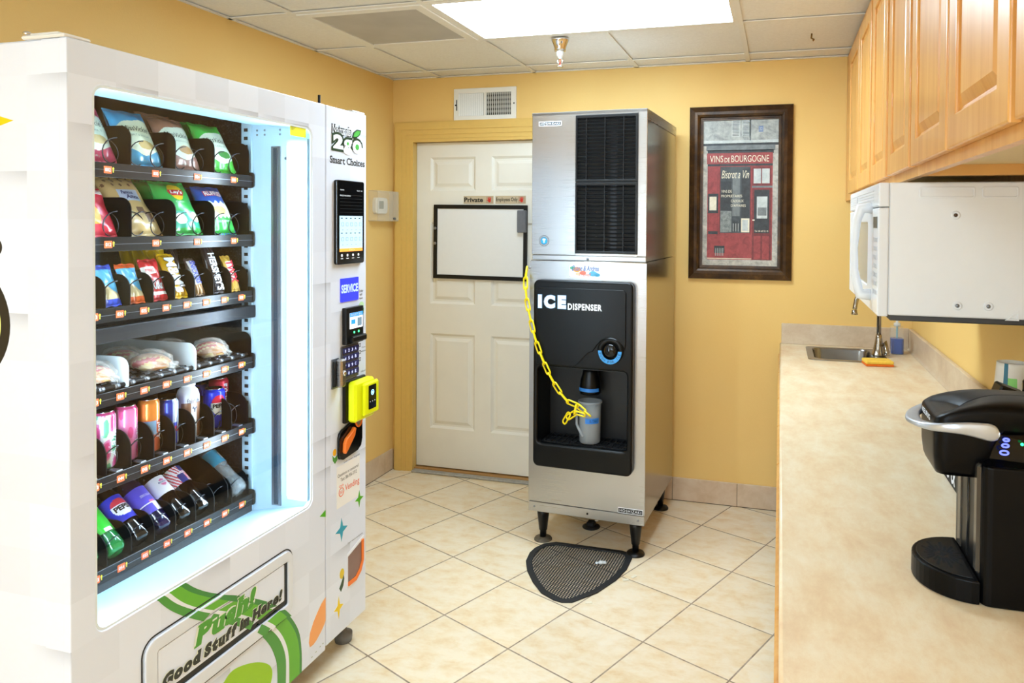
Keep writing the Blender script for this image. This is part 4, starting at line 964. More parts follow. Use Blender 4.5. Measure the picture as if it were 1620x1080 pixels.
m.plate([circ(2.214, .308, .013, 18, .018)], .0006, mat('coin_yellow', '#e3c52a', .4, var=0), FV); m.plate([[(2.198, .262), (2.214, .282), (2.224, .300), (2.228, .285), (2.222, .262), (2.208, .246)]], .0008, mat('arrow_dark_green', '#2f4a2c', .4, var=0), FV)
m.build('coin_cup_diagram', cpo); m = MB()
m.plate([circ(2.170, .752, .010, 18, .012)], .0006, mat('coin_orange', '#f3b21f', .4, var=0), FV); m.plate([[(2.158, .744), (2.170, .732), (2.184, .738), (2.186, .722), (2.172, .712), (2.160, .726)]], .0008, G1, FV)
m.build('coin_return_diagram', cpo)
# bill acceptor
m = MB().plate([rrect(2.214, 1.118, 2.322, 1.248, .003)], .018, BLACK, FV, bev=.002); m.box((2.232, 1.124, .016), (2.322, 1.146, .034), BLACK, .004, FV); F = FV @ Matrix.Translation((0, 0, .018))
m.box((2.234, 1.172, 0), (2.315, 1.228, .001), mat('bill_screen', '#e8f2fa', .3, emit=.6, var=0), 0, F); m.box((2.234, 1.214, .001), (2.315, 1.228, .0015), mat('bill_screen_blue', '#2b86de', .3, emit=.5, var=0), 0, F); m.text('INSERT BILL', (2.240, 1.217, 2.31, 1.225), PAPERW, F, ext=.002)
m.box((2.242, 1.188, .001), (2.268, 1.204, .0015), mat('bill_screen_blue'), 0, F); m.box((2.280, 1.178, .001), (2.308, 1.208, .0015), SG, 0, F)
for y in (2.262, 2.290): m.plate([circ(y, 1.158, .004, 10)], .001, mat('green_led', '#3dff7a', .3, emit=2, var=0), F)
m.build('bill_acceptor', cpo)
# keypad
m = MB().plate([rrect(2.205, .994, 2.310, 1.112, .003)], .006, mat('keypad_frame', '#5f5d63', .4, .4), FV, bev=.0015); KB = mat('key_blue', '#2a2a55', .3, emit=.12, var=0)
keys = ['1', '2', '3', 'A', '4', '5', '6', 'B', '7', '8', '9', 'C', 'D', '0', '#', 'E']
for i in range(16):
    c, r_ = i % 4, i // 4; y = 2.211 + c * .021; z = 1.0865 - r_ * .027; ww = .018 if c < 3 else .032
    m.plate([rrect(y, z, y + ww, z + .020, .003)], .004, KB, FV @ Matrix.Translation((0, 0, .006)), bev=.001); m.text(keys[i], (y + (.005 if i else .0075), z + .005, y + (.013 if i else .0105), z + .015), mat('key_text', '#c5cfff', .3, emit=.7, var=0), FV @ Matrix.Translation((0, 0, .0102)))
m.build('keypad', cpo)
# lock handle
m = MB().plate([rrect(2.150, .975, 2.190, 1.078, .004)], .004, GREYM, FV); m.box((2.153, .982, .004), (2.166, 1.070, .010), BLACKM, .001, FV); m.box((2.168, .978, .004), (2.198, 1.076, .030), STEEL, .006, FV); m.lathe([(.009, .030), (.009, .033), (.006, .035)], CHROME, 18, FV @ Matrix.Translation((2.184, 1.027, 0))); m.build('lock_handle', cpo)
# card reader
YR = mat('reader_yellow', '#e8ee0e', .35, var=0)
m = MB().box((2.214, .840, 0), (2.345, .990, .014), BLACK, .003, FV)
m.box((2.226, .842, .012), (2.352, .985, .048), YR, .008, FV); m.box((2.262, .855, .046), (2.362, .975, .060), YR, .007, FV); F = FV @ Matrix.Translation((0, 0, .0602))
m.plate([rrect(2.288, .876, 2.338, .962, .004)], .001, GLOSSB, F); m.plate([circ(2.313, .935, .010, 20), circ(2.313, .935, .007, 20)], .0014, mat('nfc_blue', '#8fd0ff', .3, emit=1.0, var=0), F); m.plate([circ(2.313, .935, .0045, 16)], .0014, mat('nfc_blue'), F)
for y in (2.298, 2.313, 2.328): m.plate([circ(y, .903, .0018, 8)], .0014, SW, F)
m.build('card_reader', cpo)
# coin slot and return lever
m = MB().plate([[(2.184, .735), (2.19, .722), (2.21, .714), (2.30, .722), (2.322, .735), (2.330, .76), (2.330, .858), (2.322, .878), (2.305, .885), (2.288, .878), (2.272, .855), (2.262, .836), (2.205, .822), (2.19, .812), (2.184, .798)]], .010, GLOSSB, FV, bev=.003)
F = FV @ Matrix.Translation((0, 0, .010)); OPL = mat('orange_plastic', '#f47b2a', .35, var=.02)
m.plate([circ(2.302, .842, .025, 28, .035), circ(2.302, .842, .019, 28, .029)], .004, OPL, F, bev=.001); m.plate([circ(2.302, .842, .019, 24, .029)], .001, mat('coin_metal', '#b9a596', .3, .6), F); m.box((2.288, .840, .001), (2.316, .845, .0016), BLACKM, 0, F)
m.plate([[(2.200, .745), (2.206, .738), (2.220, .748), (2.262, .788), (2.270, .812), (2.262, .818), (2.245, .806), (2.212, .790), (2.202, .775)]], .014, OPL, F, bev=.004)
m.build('coin_slot', cpo)
m = MB().plate([[(2.246, .240), (2.30, .240), (2.335, .262), (2.352, .298), (2.352, .389), (2.33, .385), (2.246, .362)]], .0012, PAPERW, FV); m.plate([[(2.250, .246), (2.298, .246), (2.330, .266), (2.347, .300), (2.347, .378), (2.335, .378), (2.335, .302), (2.32, .276), (2.296, .260), (2.250, .260)]], .006, OPL, FV, bev=.001)
m.plate([[(2.250, .260), (2.296, .260), (2.32, .276), (2.335, .302), (2.335, .374), (2.250, .352)]], .002, mat('smoked_flap', '#8a6a60', .2), FV); m.build('coin_return', cpo)
# ------------------------------------------------------------------ shelves
ROWZ = [1.684, 1.488, 1.301, 1.079, .858, .616]
LAB4 = [1.494 - .1515 + .0, 1.494, 1.645, 1.796, 1.948]
LAB8 = [1.452 + .0755 * k for k in range(-2, 8)]
TAGO = mat('price_orange', '#e0602a', .5, var=0, emit=.0); TAGY = mat('arrow_yellow', '#e8d23a', .5, var=0); LIPS = mat('shelf_lip', '#14161a', .28, .2, var=.05); TRAY = mat('tray_black', '#030304', .5, .0, spec=.14); WIRE = mat('coil_wire', '#3a3b40', .25, .8)
def coil(cy, cz, r, turns, pitch, parent, ph=0):
    P = []; n = int(20 * turns)
    for i in range(n + 1):
        a = 2 * PI * i / 20 + ph; P.append((SX - .006 - pitch * i / 20, cy + r * math.cos(a), cz + r * math.sin(a)))
    MB().tube(P, .0017, WIRE, 6).build('coil', parent)
def divider(y, z0, z1, parent, mt, x0=SX - .004, x1=-2.1, r=.04, th=.003):
    MB().plate([rrect(x1, z0, x0, z1, [r, 0, 0, .004])], th, mt, FR((0, y + th / 2, 0), (1, 0, 0), (0, 0, 1))).build('divider', parent)
for ri, zc in enumerate(ROWZ):
    m = MB(); zt = zc + .0185
    m.box((-2.20, 1.262, zt - .004), (SX - .002, 2.034, zt - .001), TRAY)
    m.box((SX - .003, 1.262, zc - .019), (SX, 2.036, zc + .019), LIPS, .001)
    m.box((SX - .004, 1.262, zc - .0005), (SX + .0008, 2.036, zc + .0005), GREYM)
    if ri == 2: m.box((SX - .03, 1.262, zc - .072), (SX + .004, 2.045, zc - .032), DARKMETAL, .002)
    sh = m.build('shelf', vm)
    MB().plate([rrect(-1.76, zc - .022, SX + .004, zc + .03, .008)], .004, BLACKM, FR((0, 2.040, 0), (1, 0, 0), (0, 0, 1))).build('end_bracket', sh)
    labs = LAB4 if ri < 2 else LAB8
    first = {0: 1, 1: 11, 2: 21, 3: 31, 4: 41, 5: 51}[ri]
    for k, y in enumerate(labs):
        num = '%03d' % (first + k)
        q = FR((SX + .001, 0, 0), (0, 1, 0), (0, 0, 1))
        t_ = MB().plate([rrect(y - .0115, zc - .0095, y + .0115, zc + .0095, .001)], .0008, TAGO, q)
        t_.text(num, (y - .008, zc - .0045, y + .008, zc + .0045), PAPERW, q @ Matrix.Translation((0, 0, .0008)), bold=0, ext=.0003)
        t_.plate([[(y + .0155, zc - .006), (y + .0175, zc - .006), (y + .0175, zc + .003), (y + .020, zc + .003), (y + .0165, zc + .008), (y + .013, zc + .003), (y + .0155, zc + .003)]], .0006, TAGY, q)
        t_.build('price_label', sh)
    if ri < 2:
        for y in [l + .076 for l in LAB4]: divider(y, zt, zt + .108, sh, TRAY, r=.035)
        for y in LAB4:
            for sg in (-1, 1): coil(y + sg * .0345, zt + .036, .0335, 4, .045, sh, PI / 2)
    elif ri == 3:
        for y, mt_ in ((1.558, 1), (1.795, 1), (2.032, 0)):
            divider(y, zt, zt + .082, sh, mat('white_divider', '#d3dde2', .35) if mt_ else TRAY, r=.03)
        rb = MB()
        for i in range(8):
            x = SX - .018 - i * .024; rb.tube([(x, 1.264, zt + .007), (x, 2.028, zt + .007)], .0065, BLACKM, 8)
            for j in range(16): rb.tube([(x, 1.29 + j * .047 + .010 * (i % 2), zt + .007), (x, 1.305 + j * .047 + .010 * (i % 2), zt + .007)], .0078, GREYM, 8)
        rb.build('rollers', sh)
    else:
        hgt = .085 if ri == 2 else .088
        for y in [l + .0375 for l in LAB8]: divider(y, zt, zt + (hgt if ri != 4 else .10), sh, TRAY, r=.05 if ri > 3 else .04, x1=-2.0)
        for y in LAB8: coil(y + .0, zt + .0365, .0335, 3, .055, sh, PI / 2)
        if ri == 4:
            for y in LAB8: MB().box((SX - .09, y - .009, zt), (SX - .001, y + .009, zt + .004), GREYM, .001).build('pusher_rail', sh)
MB().box((-1.71, 1.262, .57), (-1.708, 2.04, .60), mat('lower_duct', '#3c4046', .5)).build('lower_duct', vm)
# ------------------------------------------------------------------ products
def film(name, col): return mat(name, col, .28, var=.06, vs=30, coat=.3)
def bagframe(x, y, z, tilt, yaw=0, roll=0):
    """local x = across the bag, local y = up the bag, local z = its front"""
    R = Matrix.Rotation(yaw, 4, 'Z') @ Matrix.Rotation(-tilt, 4, 'Y')
    return Matrix.Translation((x, y, z)) @ R @ FR((0, 0, 0), (0, 1, 0), (0, 0, 1)) @ Matrix.Rotation(roll, 4, 'Z')
def bag(name, label, T, w, h, th, mf, back, writing=(), group=None, parts=None, seed=0, cat='snack bag'):
    """pillow bag: mf(u, v) gives the material of the front, u and v in 0..1"""
    rnd = random.Random(seed); ph = [rnd.random() * 6 for _ in range(6)]
    def sz(u, v):
        e = 2 * u - 1
        pz = max(0, 1 - abs(e) ** 2.6) ** .55 * max(0, 1 - abs(2 * (v - .5) / .93) ** 4) ** .6 if .035 < v < .965 else 0
        wr = .0022 * math.sin(9 * u + ph[0] + 3 * v) * math.sin(11 * v + ph[1]) + .0014 * math.sin(23 * u + ph[2]) * (abs(v - .5) * 2) ** 2
        return th * pz * .5 + (wr if .04 < v < .96 else 0.0006 * math.sin(60 * u))
    def px_(u, v): return (u - .5) * w * (1 - .055 * math.sin(PI * min(max((v - .04) / .92, 0), 1)))
    def f(u, v, s=1): return (px_(u, v), v * h + .0015 * math.sin(14 * u + ph[3]) * (1 if v > .97 or v < .03 else 0), s * sz(u, v))
    t = thing(name, label, cat, tuple(T.translation), 0, group)
    nu, nv = 64, 96
    m = MB(); m.grid(lambda u, v: f(u, v), nu, nv, None, True, T, mf); m.grid(lambda u, v: f(1 - u, v, -1), nu, nv, back, True, T)
    m.build('bag_film', t)
    if writing:
        m = MB()
        for s_, x0, y0, x1, y1, mt_, kw in writing:
            def fn(co):
                u, v = co.x, co.y; p = f(u, v); return Vector((p[0], p[1], p[2] + .0012 + co.z))
            m.text(s_, (x0, y0, x1, y1), mt_, T, fn=fn, ext=kw.pop('ext', 0), **kw)
        m.build('printed_name', t)
    return t
CREAM = film('bag_cream', '#ece6bf'); CR2 = film('bag_pale', '#e6e9d0'); INKG = mat('bag_grey_ink', '#8f9a86', .4, var=0); INKD = mat('bag_ink', '#2a2a22', .4, var=0)
def vick(name_, T, main, dark, flav, lab, inner=None, food='#c9a25a', seed=1):
    inner = inner or CR2; F_ = film('food_' + food[1:], food)
    def mf(u, v):
        if v > .93: return main
        edge = .80 - .16 * abs(2 * u - 1.15) ** 1.6 + .03 * math.sin(9 * u)
        if v > edge: return main
        if v < .20 + .05 * math.sin(7 * u + 1): return dark
        if (u - .62) ** 2 / .05 + (v - .33) ** 2 / .006 < 1: return F_
        return inner
    return bag('chip_bag', lab, T, .128, .178, .05, mf, main, [('MissVickie\'s', .14, .56, .90, .66, INKD, dict(shear=.15)), (flav, .28, .47, .80, .505, INKG, {}), ('40 g', .44, .06, .56, .085, INKG, {})], 'chip bags on the top shelf', seed=seed)
PK = film('bag_pink', '#d8506e'); PKD = film('bag_deep_pink', '#b23a55'); BLB = film('bag_sky_blue', '#3fa0cc'); BLD = film('bag_teal_blue', '#3c93b6'); BRN = film('bag_brown', '#a8755c'); BRD = film('bag_mauve', '#9d7468'); GRN = film('bag_bright_green', '#4cc14a'); GRN2 = film('bag_green', '#46b53f')
z1 = ROWZ[0] + .019
TL = math.radians(27)
vick('a', bagframe(-1.730, 1.487, z1, TL), PK, PKD, 'SEA SALT', 'pink and cream chip bag at the left end of the top shelf', food='#d8b476', seed=1)
vick('b', bagframe(-1.730, 1.637, z1, TL), BLB, BLD, 'SALT & VINEGAR', 'sky blue and cream chip bag on the top shelf', CREAM, seed=2)
vick('c', bagframe(-1.736, 1.785, z1, TL), BRN, BRD, 'SMOKEHOUSE BBQ', 'front brown and cream chip bag on the top shelf', seed=3, food='#b98a55')
vick('d', bagframe(-1.730, 1.935, z1, TL), GRN, GRN2, 'JALAPENO', 'bright green and cream chip bag at the right end of the top shelf', seed=4, food='#3f8d35')
plain = lambda mt_: (lambda u, v: mt_)
for k in range(3):
    bag('chip_bag', ['second brown chip bag, right behind the front brown one', 'third brown chip bag in the row behind the front brown one', 'rearmost brown chip bag in its row on the top shelf'][k], bagframe(-1.795 - .055 * k, 1.785, z1, TL - .12), .128, .185, .045, plain([BRN, BRD, BRN][k]), BRN, group='chip bags on the top shelf', seed=20 + k)
    bag('chip_bag', ['second green chip bag, right behind the bright green one', 'third green chip bag in the row behind the bright green one', 'rearmost green chip bag in its row on the top shelf'][k], bagframe(-1.795 - .055 * k, 1.935, z1, TL - .12), .125, .175, .045, plain([GRN2, film('bag_deep_green', '#2f7f33'), GRN2][k]), GRN2, group='chip bags on the top shelf', seed=30 + k)
# second shelf
z2 = ROWZ[1] + .019
RB = film('bag_red', '#c4283a'); RY = film('bag_amber', '#e2a032'); WHT = film('bag_white', '#ece9e4'); TAN = film('bag_tan', '#d7b67c'); TAND = film('bag_cookie', '#7c5a41'); NAVY = mat('bag_navy', '#26306e', .4, var=0); PALEB = film('bag_pale_blue', '#c7d4ea')
def mf(u, v):
    if v > .82 and v < .95: return WHT if int(v * 60) % 3 else RB
    if .2 < v < .55 and (u - .4) ** 2 + (v - .38) ** 2 < .05: return RY
    return RB
bag('chip_bag', 'red and amber snack bag at the left end of the second shelf', bagframe(-1.726, 1.487, z2, TL), .12, .145, .045, mf, RB, group='snack bags on the second shelf', seed=5)
def mf(u, v):
    if .52 < v < .72 and .25 < u < .78: return PALEB
    if v > .76 and math.sin(31 * u + 3) * math.sin(37 * v) > .55: return TAND
    if .18 < v < .42 and .5 < u < .85 and math.sin(14 * u) * math.sin(16 * v + 1) > -.1: return TAND
    if .25 < v < .5 and u < .35: return CREAM
    return TAN
bag('cookie_bag', 'tan cookie bag with a pale blue label on the second shelf', bagframe(-1.734, 1.64, z2, math.radians(36)), .13, .205, .05, mf, TAN, [('Famous', .32, .63, .62, .69, NAVY, dict(shear=.2, bold=.03)), ('Amos', .38, .55, .72, .62, NAVY, dict(shear=.2, bold=.03))], 'snack bags on the second shelf', seed=6, cat='cookie bag')
LG1 = film('bag_lime_green', '#39ad50'); LG2 = film('bag_teal_green', '#3fae90'); YL = film('bag_yellow', '#f0cc35'); LR = film('logo_red', '#d43148'); OFFW = film('bag_offwhite', '#e9e6cf')
def mf(u, v):
    if (u - .5) ** 2 / .052 + (v - .76) ** 2 / .011 < 1 and abs(v - .745) < .062: return LR
    if (u - .5) ** 2 / .04 + (v - .76) ** 2 / .026 < 1: return YL
    if v < .40:
        if (u - .35) ** 2 / .03 + (v - .26) ** 2 / .009 < 1: return OFFW
        if (u - .8) ** 2 / .02 + (v - .29) ** 2 / .009 < 1: return CREAM
        return LG2 if v > .1 else LG1
    return LG1
bag('chip_bag', 'green chip bag with a yellow and red round logo on the second shelf', bagframe(-1.730, 1.788, z2, TL), .13, .180, .05, mf, LG1, [("Lay's", .32, .70, .68, .79, PAPERW, dict(shear=.15, bold=.03)), ('CLASSIC', .36, .55, .64, .58, PAPERW, {})], 'snack bags on the second shelf', seed=7)
RBL = film('bag_royal_blue', '#2f5cb4'); RW = film('bag_chip_white', '#e4ead6'); RG = film('bag_kelly_green', '#37ae4a')
def mf(u, v):
    if v > .62 + .03 * math.sin(30 * u): return RBL
    if v < .30 + .02 * math.sin(40 * u): return RG
    if (u - .5) ** 2 / .06 + (v - .45) ** 2 / .008 < 1: return YL if (int(u * 30) + int(v * 50)) % 3 else RW
    return RW
bag('chip_bag', 'blue, white and green ridged chip bag at the right end of the second shelf', bagframe(-1.730, 1.937, z2, TL), .118, .172, .05, mf, RBL, [('RUFFLES', .20, .74, .84, .86, LR, dict(bold=.09)), ('RUFFLES', .22, .75, .82, .85, PAPERW, dict(bold=.02, ext=.0006)), ('SOUR CREAM', .3, .2, .7, .235, PAPERW, {})], 'snack bags on the second shelf', seed=8)
DG = film('bag_forest_green', '#1f7a3e')
for k in range(3): bag('chip_bag', ['second green chip bag, behind the one with the round logo', 'third green chip bag in the row behind the round logo', 'rearmost green chip bag of the row behind the round logo'][k], bagframe(-1.81 - .05 * k, 1.778, z2, TL - .1), .125, .178, .045, plain([LG1, DG, DG][k]), DG, group='snack bags on the second shelf', seed=40 + k)
for k in range(2): bag('chip_bag', ['tan cookie bag tucked behind the front tan one', 'blue chip bag tucked behind the front blue, white and green one'][k], bagframe(-1.825, [1.637, 1.935][k], z2, TL), .118, .172, .045, plain([TAN, RBL][k]), RBL, group='snack bags on the second shelf', seed=50 + k)
# third shelf: candy
z3 = ROWZ[2] + .019; T3 = math.radians(22)
OB = film('wrap_orange', '#ee7a4c'); IS = film('wrap_island_blue', '#5fb4e0'); IS2 = film('wrap_sand', '#d9c79a'); PB = film('wrap_royal', '#3b55c8'); ISO = film('wrap_orange_red', '#e0622f'); RD = film('wrap_red', '#d42c35'); MY = film('wrap_yellow', '#f2bd16'); SN = film('wrap_cocoa', '#4a3a38'); SNC = film('wrap_caramel', '#b58a5a'); DKC = film('wrap_dark_brown', '#2f2528'); GLD = film('wrap_gold', '#cfa640'); SILV = film('wrap_silver', '#c9cad2'); MBL = mat('wrap_ink_blue', '#2a3fb0', .4, var=0); MRD = mat('wrap_ink_red', '#d23044', .4, var=0)
g3 = 'candy on the third shelf'
bag('candy_pack', 'orange candy pack lying low at the left end of the third shelf', bagframe(-1.724, 1.446, z3, math.radians(30), roll=.2), .06, .07, .02, lambda u, v: OB if v > .15 else WHT, OB, group=g3, seed=9, cat='candy')
def isl(top, bot):
    def mf(u, v):
        if v > .88: return top
        if v < .16: return bot
        if u < .22 and .5 < v < .66: return RD
        return IS if v > .38 + .1 * math.sin(5 * u) else IS2
    return mf
bag('candy_pack', 'royal blue edged pack with a beach scene on the third shelf', bagframe(-1.724, 1.526, z3, T3), .062, .118, .022, isl(PB, PB), PB, group=g3, seed=10, cat='candy')
bag('candy_pack', 'orange edged pack with a beach scene on the third shelf', bagframe(-1.724, 1.602, z3, T3), .062, .118, .022, isl(ISO, ISO), ISO, group=g3, seed=11, cat='candy')
bag('candy_pack', 'red candy pack with slanted white lettering on the third shelf', bagframe(-1.724, 1.680, z3, T3), .062, .128, .024, lambda u, v: WHT if (.62 < v < .8 and u < .62) or (.12 < v < .2) else RD, RD, [('KitKat', .2, .25, .85, .46, PAPERW, dict(shear=.3, bold=.04)), ("MINIS", .12, .67, .55, .75, MRD, {})], g3, seed=12, cat='candy')
rt_ = lambda u0, v0, u1, v1: (u0, v0, u1, v1)
def vbar(name, label, y, w, h, th, mf, back, word, ink, halo=None, tilt=T3, roll=0, seed=0, x=-1.724, span=(.12, .85), box=(.22, .78)):
    T = bagframe(x, y, z3, tilt, roll=roll)
    t = bag(name, label, T, w, h, th, mf, back, group=g3, seed=seed, cat='candy')
    # lettering runs up the wrapper, turned a quarter
    m = MB(); L = (span[1] - span[0]) * h; Wd = (box[1] - box[0]) * w
    Rt = T @ Matrix.Translation((0, span[1] * h, th * .5 + .0015)) @ Matrix.Rotation(-PI / 2, 4, 'Z')
    if halo: m.text(word, (-.001, -Wd / 2 - .001, L + .001, Wd / 2 + .001), halo, Rt, bold=.07, ext=0)
    m.text(word, (0, -Wd / 2, L, Wd / 2), ink, Rt, bold=.03, ext=.0006); m.build('printed_name', t); return t
vbar('candy_pack', 'yellow candy pack with big white letters and sagging foot on the third shelf', 1.757, .056, .145, .024, lambda u, v: MY, MY, "M&M's", PAPERW, DKC, math.radians(26), seed=13, span=(.1, .88), box=(.15, .85))
vbar('candy_bar', 'brown wrapped bar with blue letters on a white band on the third shelf', 1.836, .036, .125, .018, lambda u, v: WHT if .28 < v < .92 and .12 < u < .88 else (SNC if v < .28 else SN), SN, 'SNICKERS', MBL, None, math.radians(24), seed=14, span=(.30, .90), box=(.2, .8))
vbar('candy_pack', 'dark brown wrapped bar with tall white letters on the third shelf', 1.912, .048, .165, .022, lambda u, v: DKC, DKC, "HERSHEY'S", PAPERW, None, math.radians(20), seed=15, span=(.05, .80), box=(.2, .8))
vbar('candy_bar', 'gold wrapped bar with red letters at the right end of the third shelf', 1.985, .040, .125, .018, lambda u, v: WHT if .3 < v < .82 and .2 < u < .8 else GLD, GLD, 'TWIX', MRD, None, T3, seed=16, span=(.22, .84), box=(.12, .88))
DY = film('wrap_mustard', '#c9a30f')
for k in range(3): bag('candy_pack', ['second yellow candy pack, behind the one with white letters', 'third yellow candy pack of its row', 'rearmost yellow candy pack of its row'][k], bagframe(-1.79 - .05 * k, 1.757, z3, math.radians(12)), .064, .150, .02, plain(DY), DY, group=g3, seed=60 + k, cat='candy')
bag('candy_bar', 'brown bar behind the one with blue letters on the third shelf', bagframe(-1.80, 1.836, z3, math.radians(15)), .04, .15, .018, plain(DKC), DKC, group=g3, seed=64, cat='candy')
# fourth shelf: pastry bags lying on the rollers
z4 = ROWZ[3] + .034
PCL = frosted('clear_bag_film', '#f4f0ea', .22, .1); BUN = film('bun_brown', '#a9703d'); RDL = film('pastry_red', '#b8242c'); LBL = film('pastry_label', '#d3b77c')
def pastry(y, lab, L=.13, x=-1.735, seed=0):
    t = thing('pastry_bag', lab, 'pastry', (x, y, z4), 0, 'bagged pastries on the fourth shelf')
    rnd = random.Random(seed); ph = rnd.random() * 6
    def f(u, v, sc=1, amp=.004):
        a = 2 * PI * u; q = v; prof = (math.sin(PI * min(q / .84, 1) ** .8) ** .5 if q < .84 else 0) * 1
        prof = max(prof, .10 + .12 * max(0, (q - .80) / .2)) if q > .7 else max(prof, .02)
        wr = amp * math.sin(5 * a + 17 * q + ph) * math.sin(9 * q + ph) + amp * .5 * math.sin(9 * a + ph)
        ry, rz = .047 * sc * prof, .028 * sc * prof
        xx = x - L * .55 + L * q
        return (xx, y + (ry + wr) * math.cos(a), z4 + .030 * sc + (rz + wr) * math.sin(a) + (.0 if q < .7 else -.012 * (q - .7) / .3))
    def fi(u, v):
        p = f(u, v * .86 + .02, .9, .0015); return p
    def mf(u, v):
        k = math.sin(2 * PI * u * 2 + ph + 5 * v) + .6 * math.sin(2 * PI * u * 5 + 13 * v)
        if .22 < v < .78: return RDL if k > .45 else (LBL if k > -.25 else BUN)
        return BUN if k < .5 else LBL
    MB().grid(fi, 28, 26, None, True, None, mf).build('pastry', t)
    MB().grid(lambda u, v: f(u, v, 1.08, .0055), 48, 40, PCL).build('clear_film', t)
pastry(1.497, 'clear bagged pastry left of the first white divider', seed=1)
pastry(1.682, 'clear bagged pastry between the two white dividers', .15, seed=2)
pastry(1.905, 'clear bagged pastry right of the second white divider', .12, seed=3)
pastry(1.79 - .09, 'bagged pastry tucked behind the one between the white dividers', .14, x=-1.86, seed=4)
pastry(1.86, 'bagged pastry tucked behind the rightmost one', .12, x=-1.85, seed=5)
# fifth shelf: cans
z5 = ROWZ[4] + .020
ALU = mat('can_aluminium', '#c9cbd0', .18, 1, var=0)
def can(label, x, y, r, h, mf, writing=(), cat='drink can', group='drink cans on the fifth shelf'):
    t = thing('drink_can', label, cat, (x, y, z5), 0, group); T = Matrix.Translation((x, y, z5))
    n = 64; zs = [h * (.045 + .87 * i / n) for i in range(n + 1)]
    prof = [(r * .72, 0), (r * .8, h * .012), (r * .97, h * .035)] + [(r, q) for q in zs] + [(r * .93, h * .945), (r * .80, h * .985)]
    m = MB(); m.lathe(prof, None, 90, T, cap=False, mf=lambda a, z: mf(a, z / h)); m.build('can_body', t)
    l = MB().lathe([(r * .80, h * .983), (r * .84, h * .992), (r * .82, h), (r * .76, h * .992), (r * .74, h * .978), (.0005, h * .976)], ALU, 32, T, cap=False)
    l.box((x - r * .15, y - r * .22, z5 + h * .978), (x + r * .45, y + r * .22, z5 + h * .988), ALU, .001); l.build('can_lid', t)
    if writing:
        m = MB()
        for s_, a0, b0, a1, b1, mt_, rot, kw in writing:
            # a in degrees around the can (0 faces the room), b in share of height
            if rot:
                def fn(co, a0=a0, b0=b0, a1=a1, b1=b1):
                    a = math.radians(a0 + (a1 - a0) * co.y); return Vector((x + (r + .0006 + co.z) * math.cos(a), y + (r + .0006 + co.z) * math.sin(a), z5 + h * (b0 + (b1 - b0) * co.x)))
                # text runs upward: its top points to the left (smaller angle)
                def fn(co, a0=a0, b0=b0, a1=a1, b1=b1):
                    a = math.radians(a1 - (a1 - a0) * co.y); return Vector((x + (r + .0006 + co.z) * math.cos(a), y + (r + .0006 + co.z) * math.sin(a), z5 + h * (b0 + (b1 - b0) * co.x)))
            else:
                def fn(co, a0=a0, b0=b0, a1=a1, b1=b1):
                    a = math.radians(a0 + (a1 - a0) * co.x); return Vector((x + (r + .0006 + co.z) * math.cos(a), y + (r + .0006 + co.z) * math.sin(a), z5 + h * (b0 + (b1 - b0) * co.y)))
            m.text(s_, (0, 0, 1, 1), mt_, None, fn=fn, ext=kw.pop('ext', 0), **kw)
        m.build('printed_name', t)
    return t
cf = lambda n, c: mat(n, c, .22, .35, var=.03, vs=20)
CP = cf('can_hot_pink', '#e2508f'); CW = cf('can_white', '#eef0ee'); CG = cf('can_mint', '#7fd9ae'); CPK = cf('can_pink', '#e887b8'); CO = cf('can_orange', '#e48a3c'); CO2 = cf('can_peach', '#e8744e'); CBL = cf('can_pale_blue', '#8fb7dd'); CB = cf('can_cobalt', '#3347b8'); CSV = cf('can_silver', '#c2cbe0'); CR = cf('can_red', '#cf2a44'); PBL = cf('can_royal_blue', '#2436c9'); YEC = cf('can_yellow', '#e9cf4f')
def mf1(a, z):
    k = math.sin(3 * a + 9 * z) + math.sin(5 * a - 7 * z)
    return CP if z > .93 or k > .9 else (CG if k < -.7 else (CW if k < .3 else CPK))
can('slim white, pink and mint can, leftmost can on the fifth shelf', -1.765, 1.535, .029, .156, mf1, [('Alani', -18, .18, 32, .66, PAPERW, True, dict(shear=.2, bold=.03))])
can('slim pink can on the fifth shelf', -1.765, 1.604, .029, .156, lambda a, z: CP if (z > .93 or math.sin(4 * a + 6) * math.sin(9 * z) > .6) else CPK, [('Alani', 5, .3, 40, .62, CW, True, dict(shear=.2))])
can('slim orange can on the fifth shelf', -1.765, 1.680, .029, .156, lambda a, z: CO if z > .62 else (CBL if .35 < z < .6 and math.cos(a + .7) > .75 else CO2), [('Alani', 0, .22, 38, .56, PAPERW, True, dict(shear=.2, bold=.03))])
can('short blue and silver can on the fifth shelf', -1.765, 1.752, .0265, .140, lambda a, z: (CSV if math.sin(2 * a + (1 if z > .5 else 0)) > .35 else CB), [('Bull', -5, .30, 30, .42, CR, False, dict(bold=.04))])
can('blue can half hidden behind the white bottle', -1.86, 1.935, .033, .122, lambda a, z: PBL)
def pep(a, z):
    d = ((((a + PI) % (2 * PI)) - PI + .35) / .75) ** 2 + ((z - .60) / .25) ** 2
    if d < 1: return CR if z > .66 else CW
    return PBL
can('blue can with a red and white round badge on the fifth shelf', -1.775, 1.945, .033, .128, pep, [('PEPSI', -54, .53, 12, .64, INKB, False, dict(bold=.06))])
can('red can with white script behind the blue one, right end of the fifth shelf', -1.82, 2.015, .031, .145, lambda a, z: CR, [('Coca-Cola', -30, .12, 8, .88, PAPERW, True, dict(shear=.3, bold=.02))])
can('can lid peeping out behind the round badge can', -1.885, 1.995, .031, .125, lambda a, z: CB)
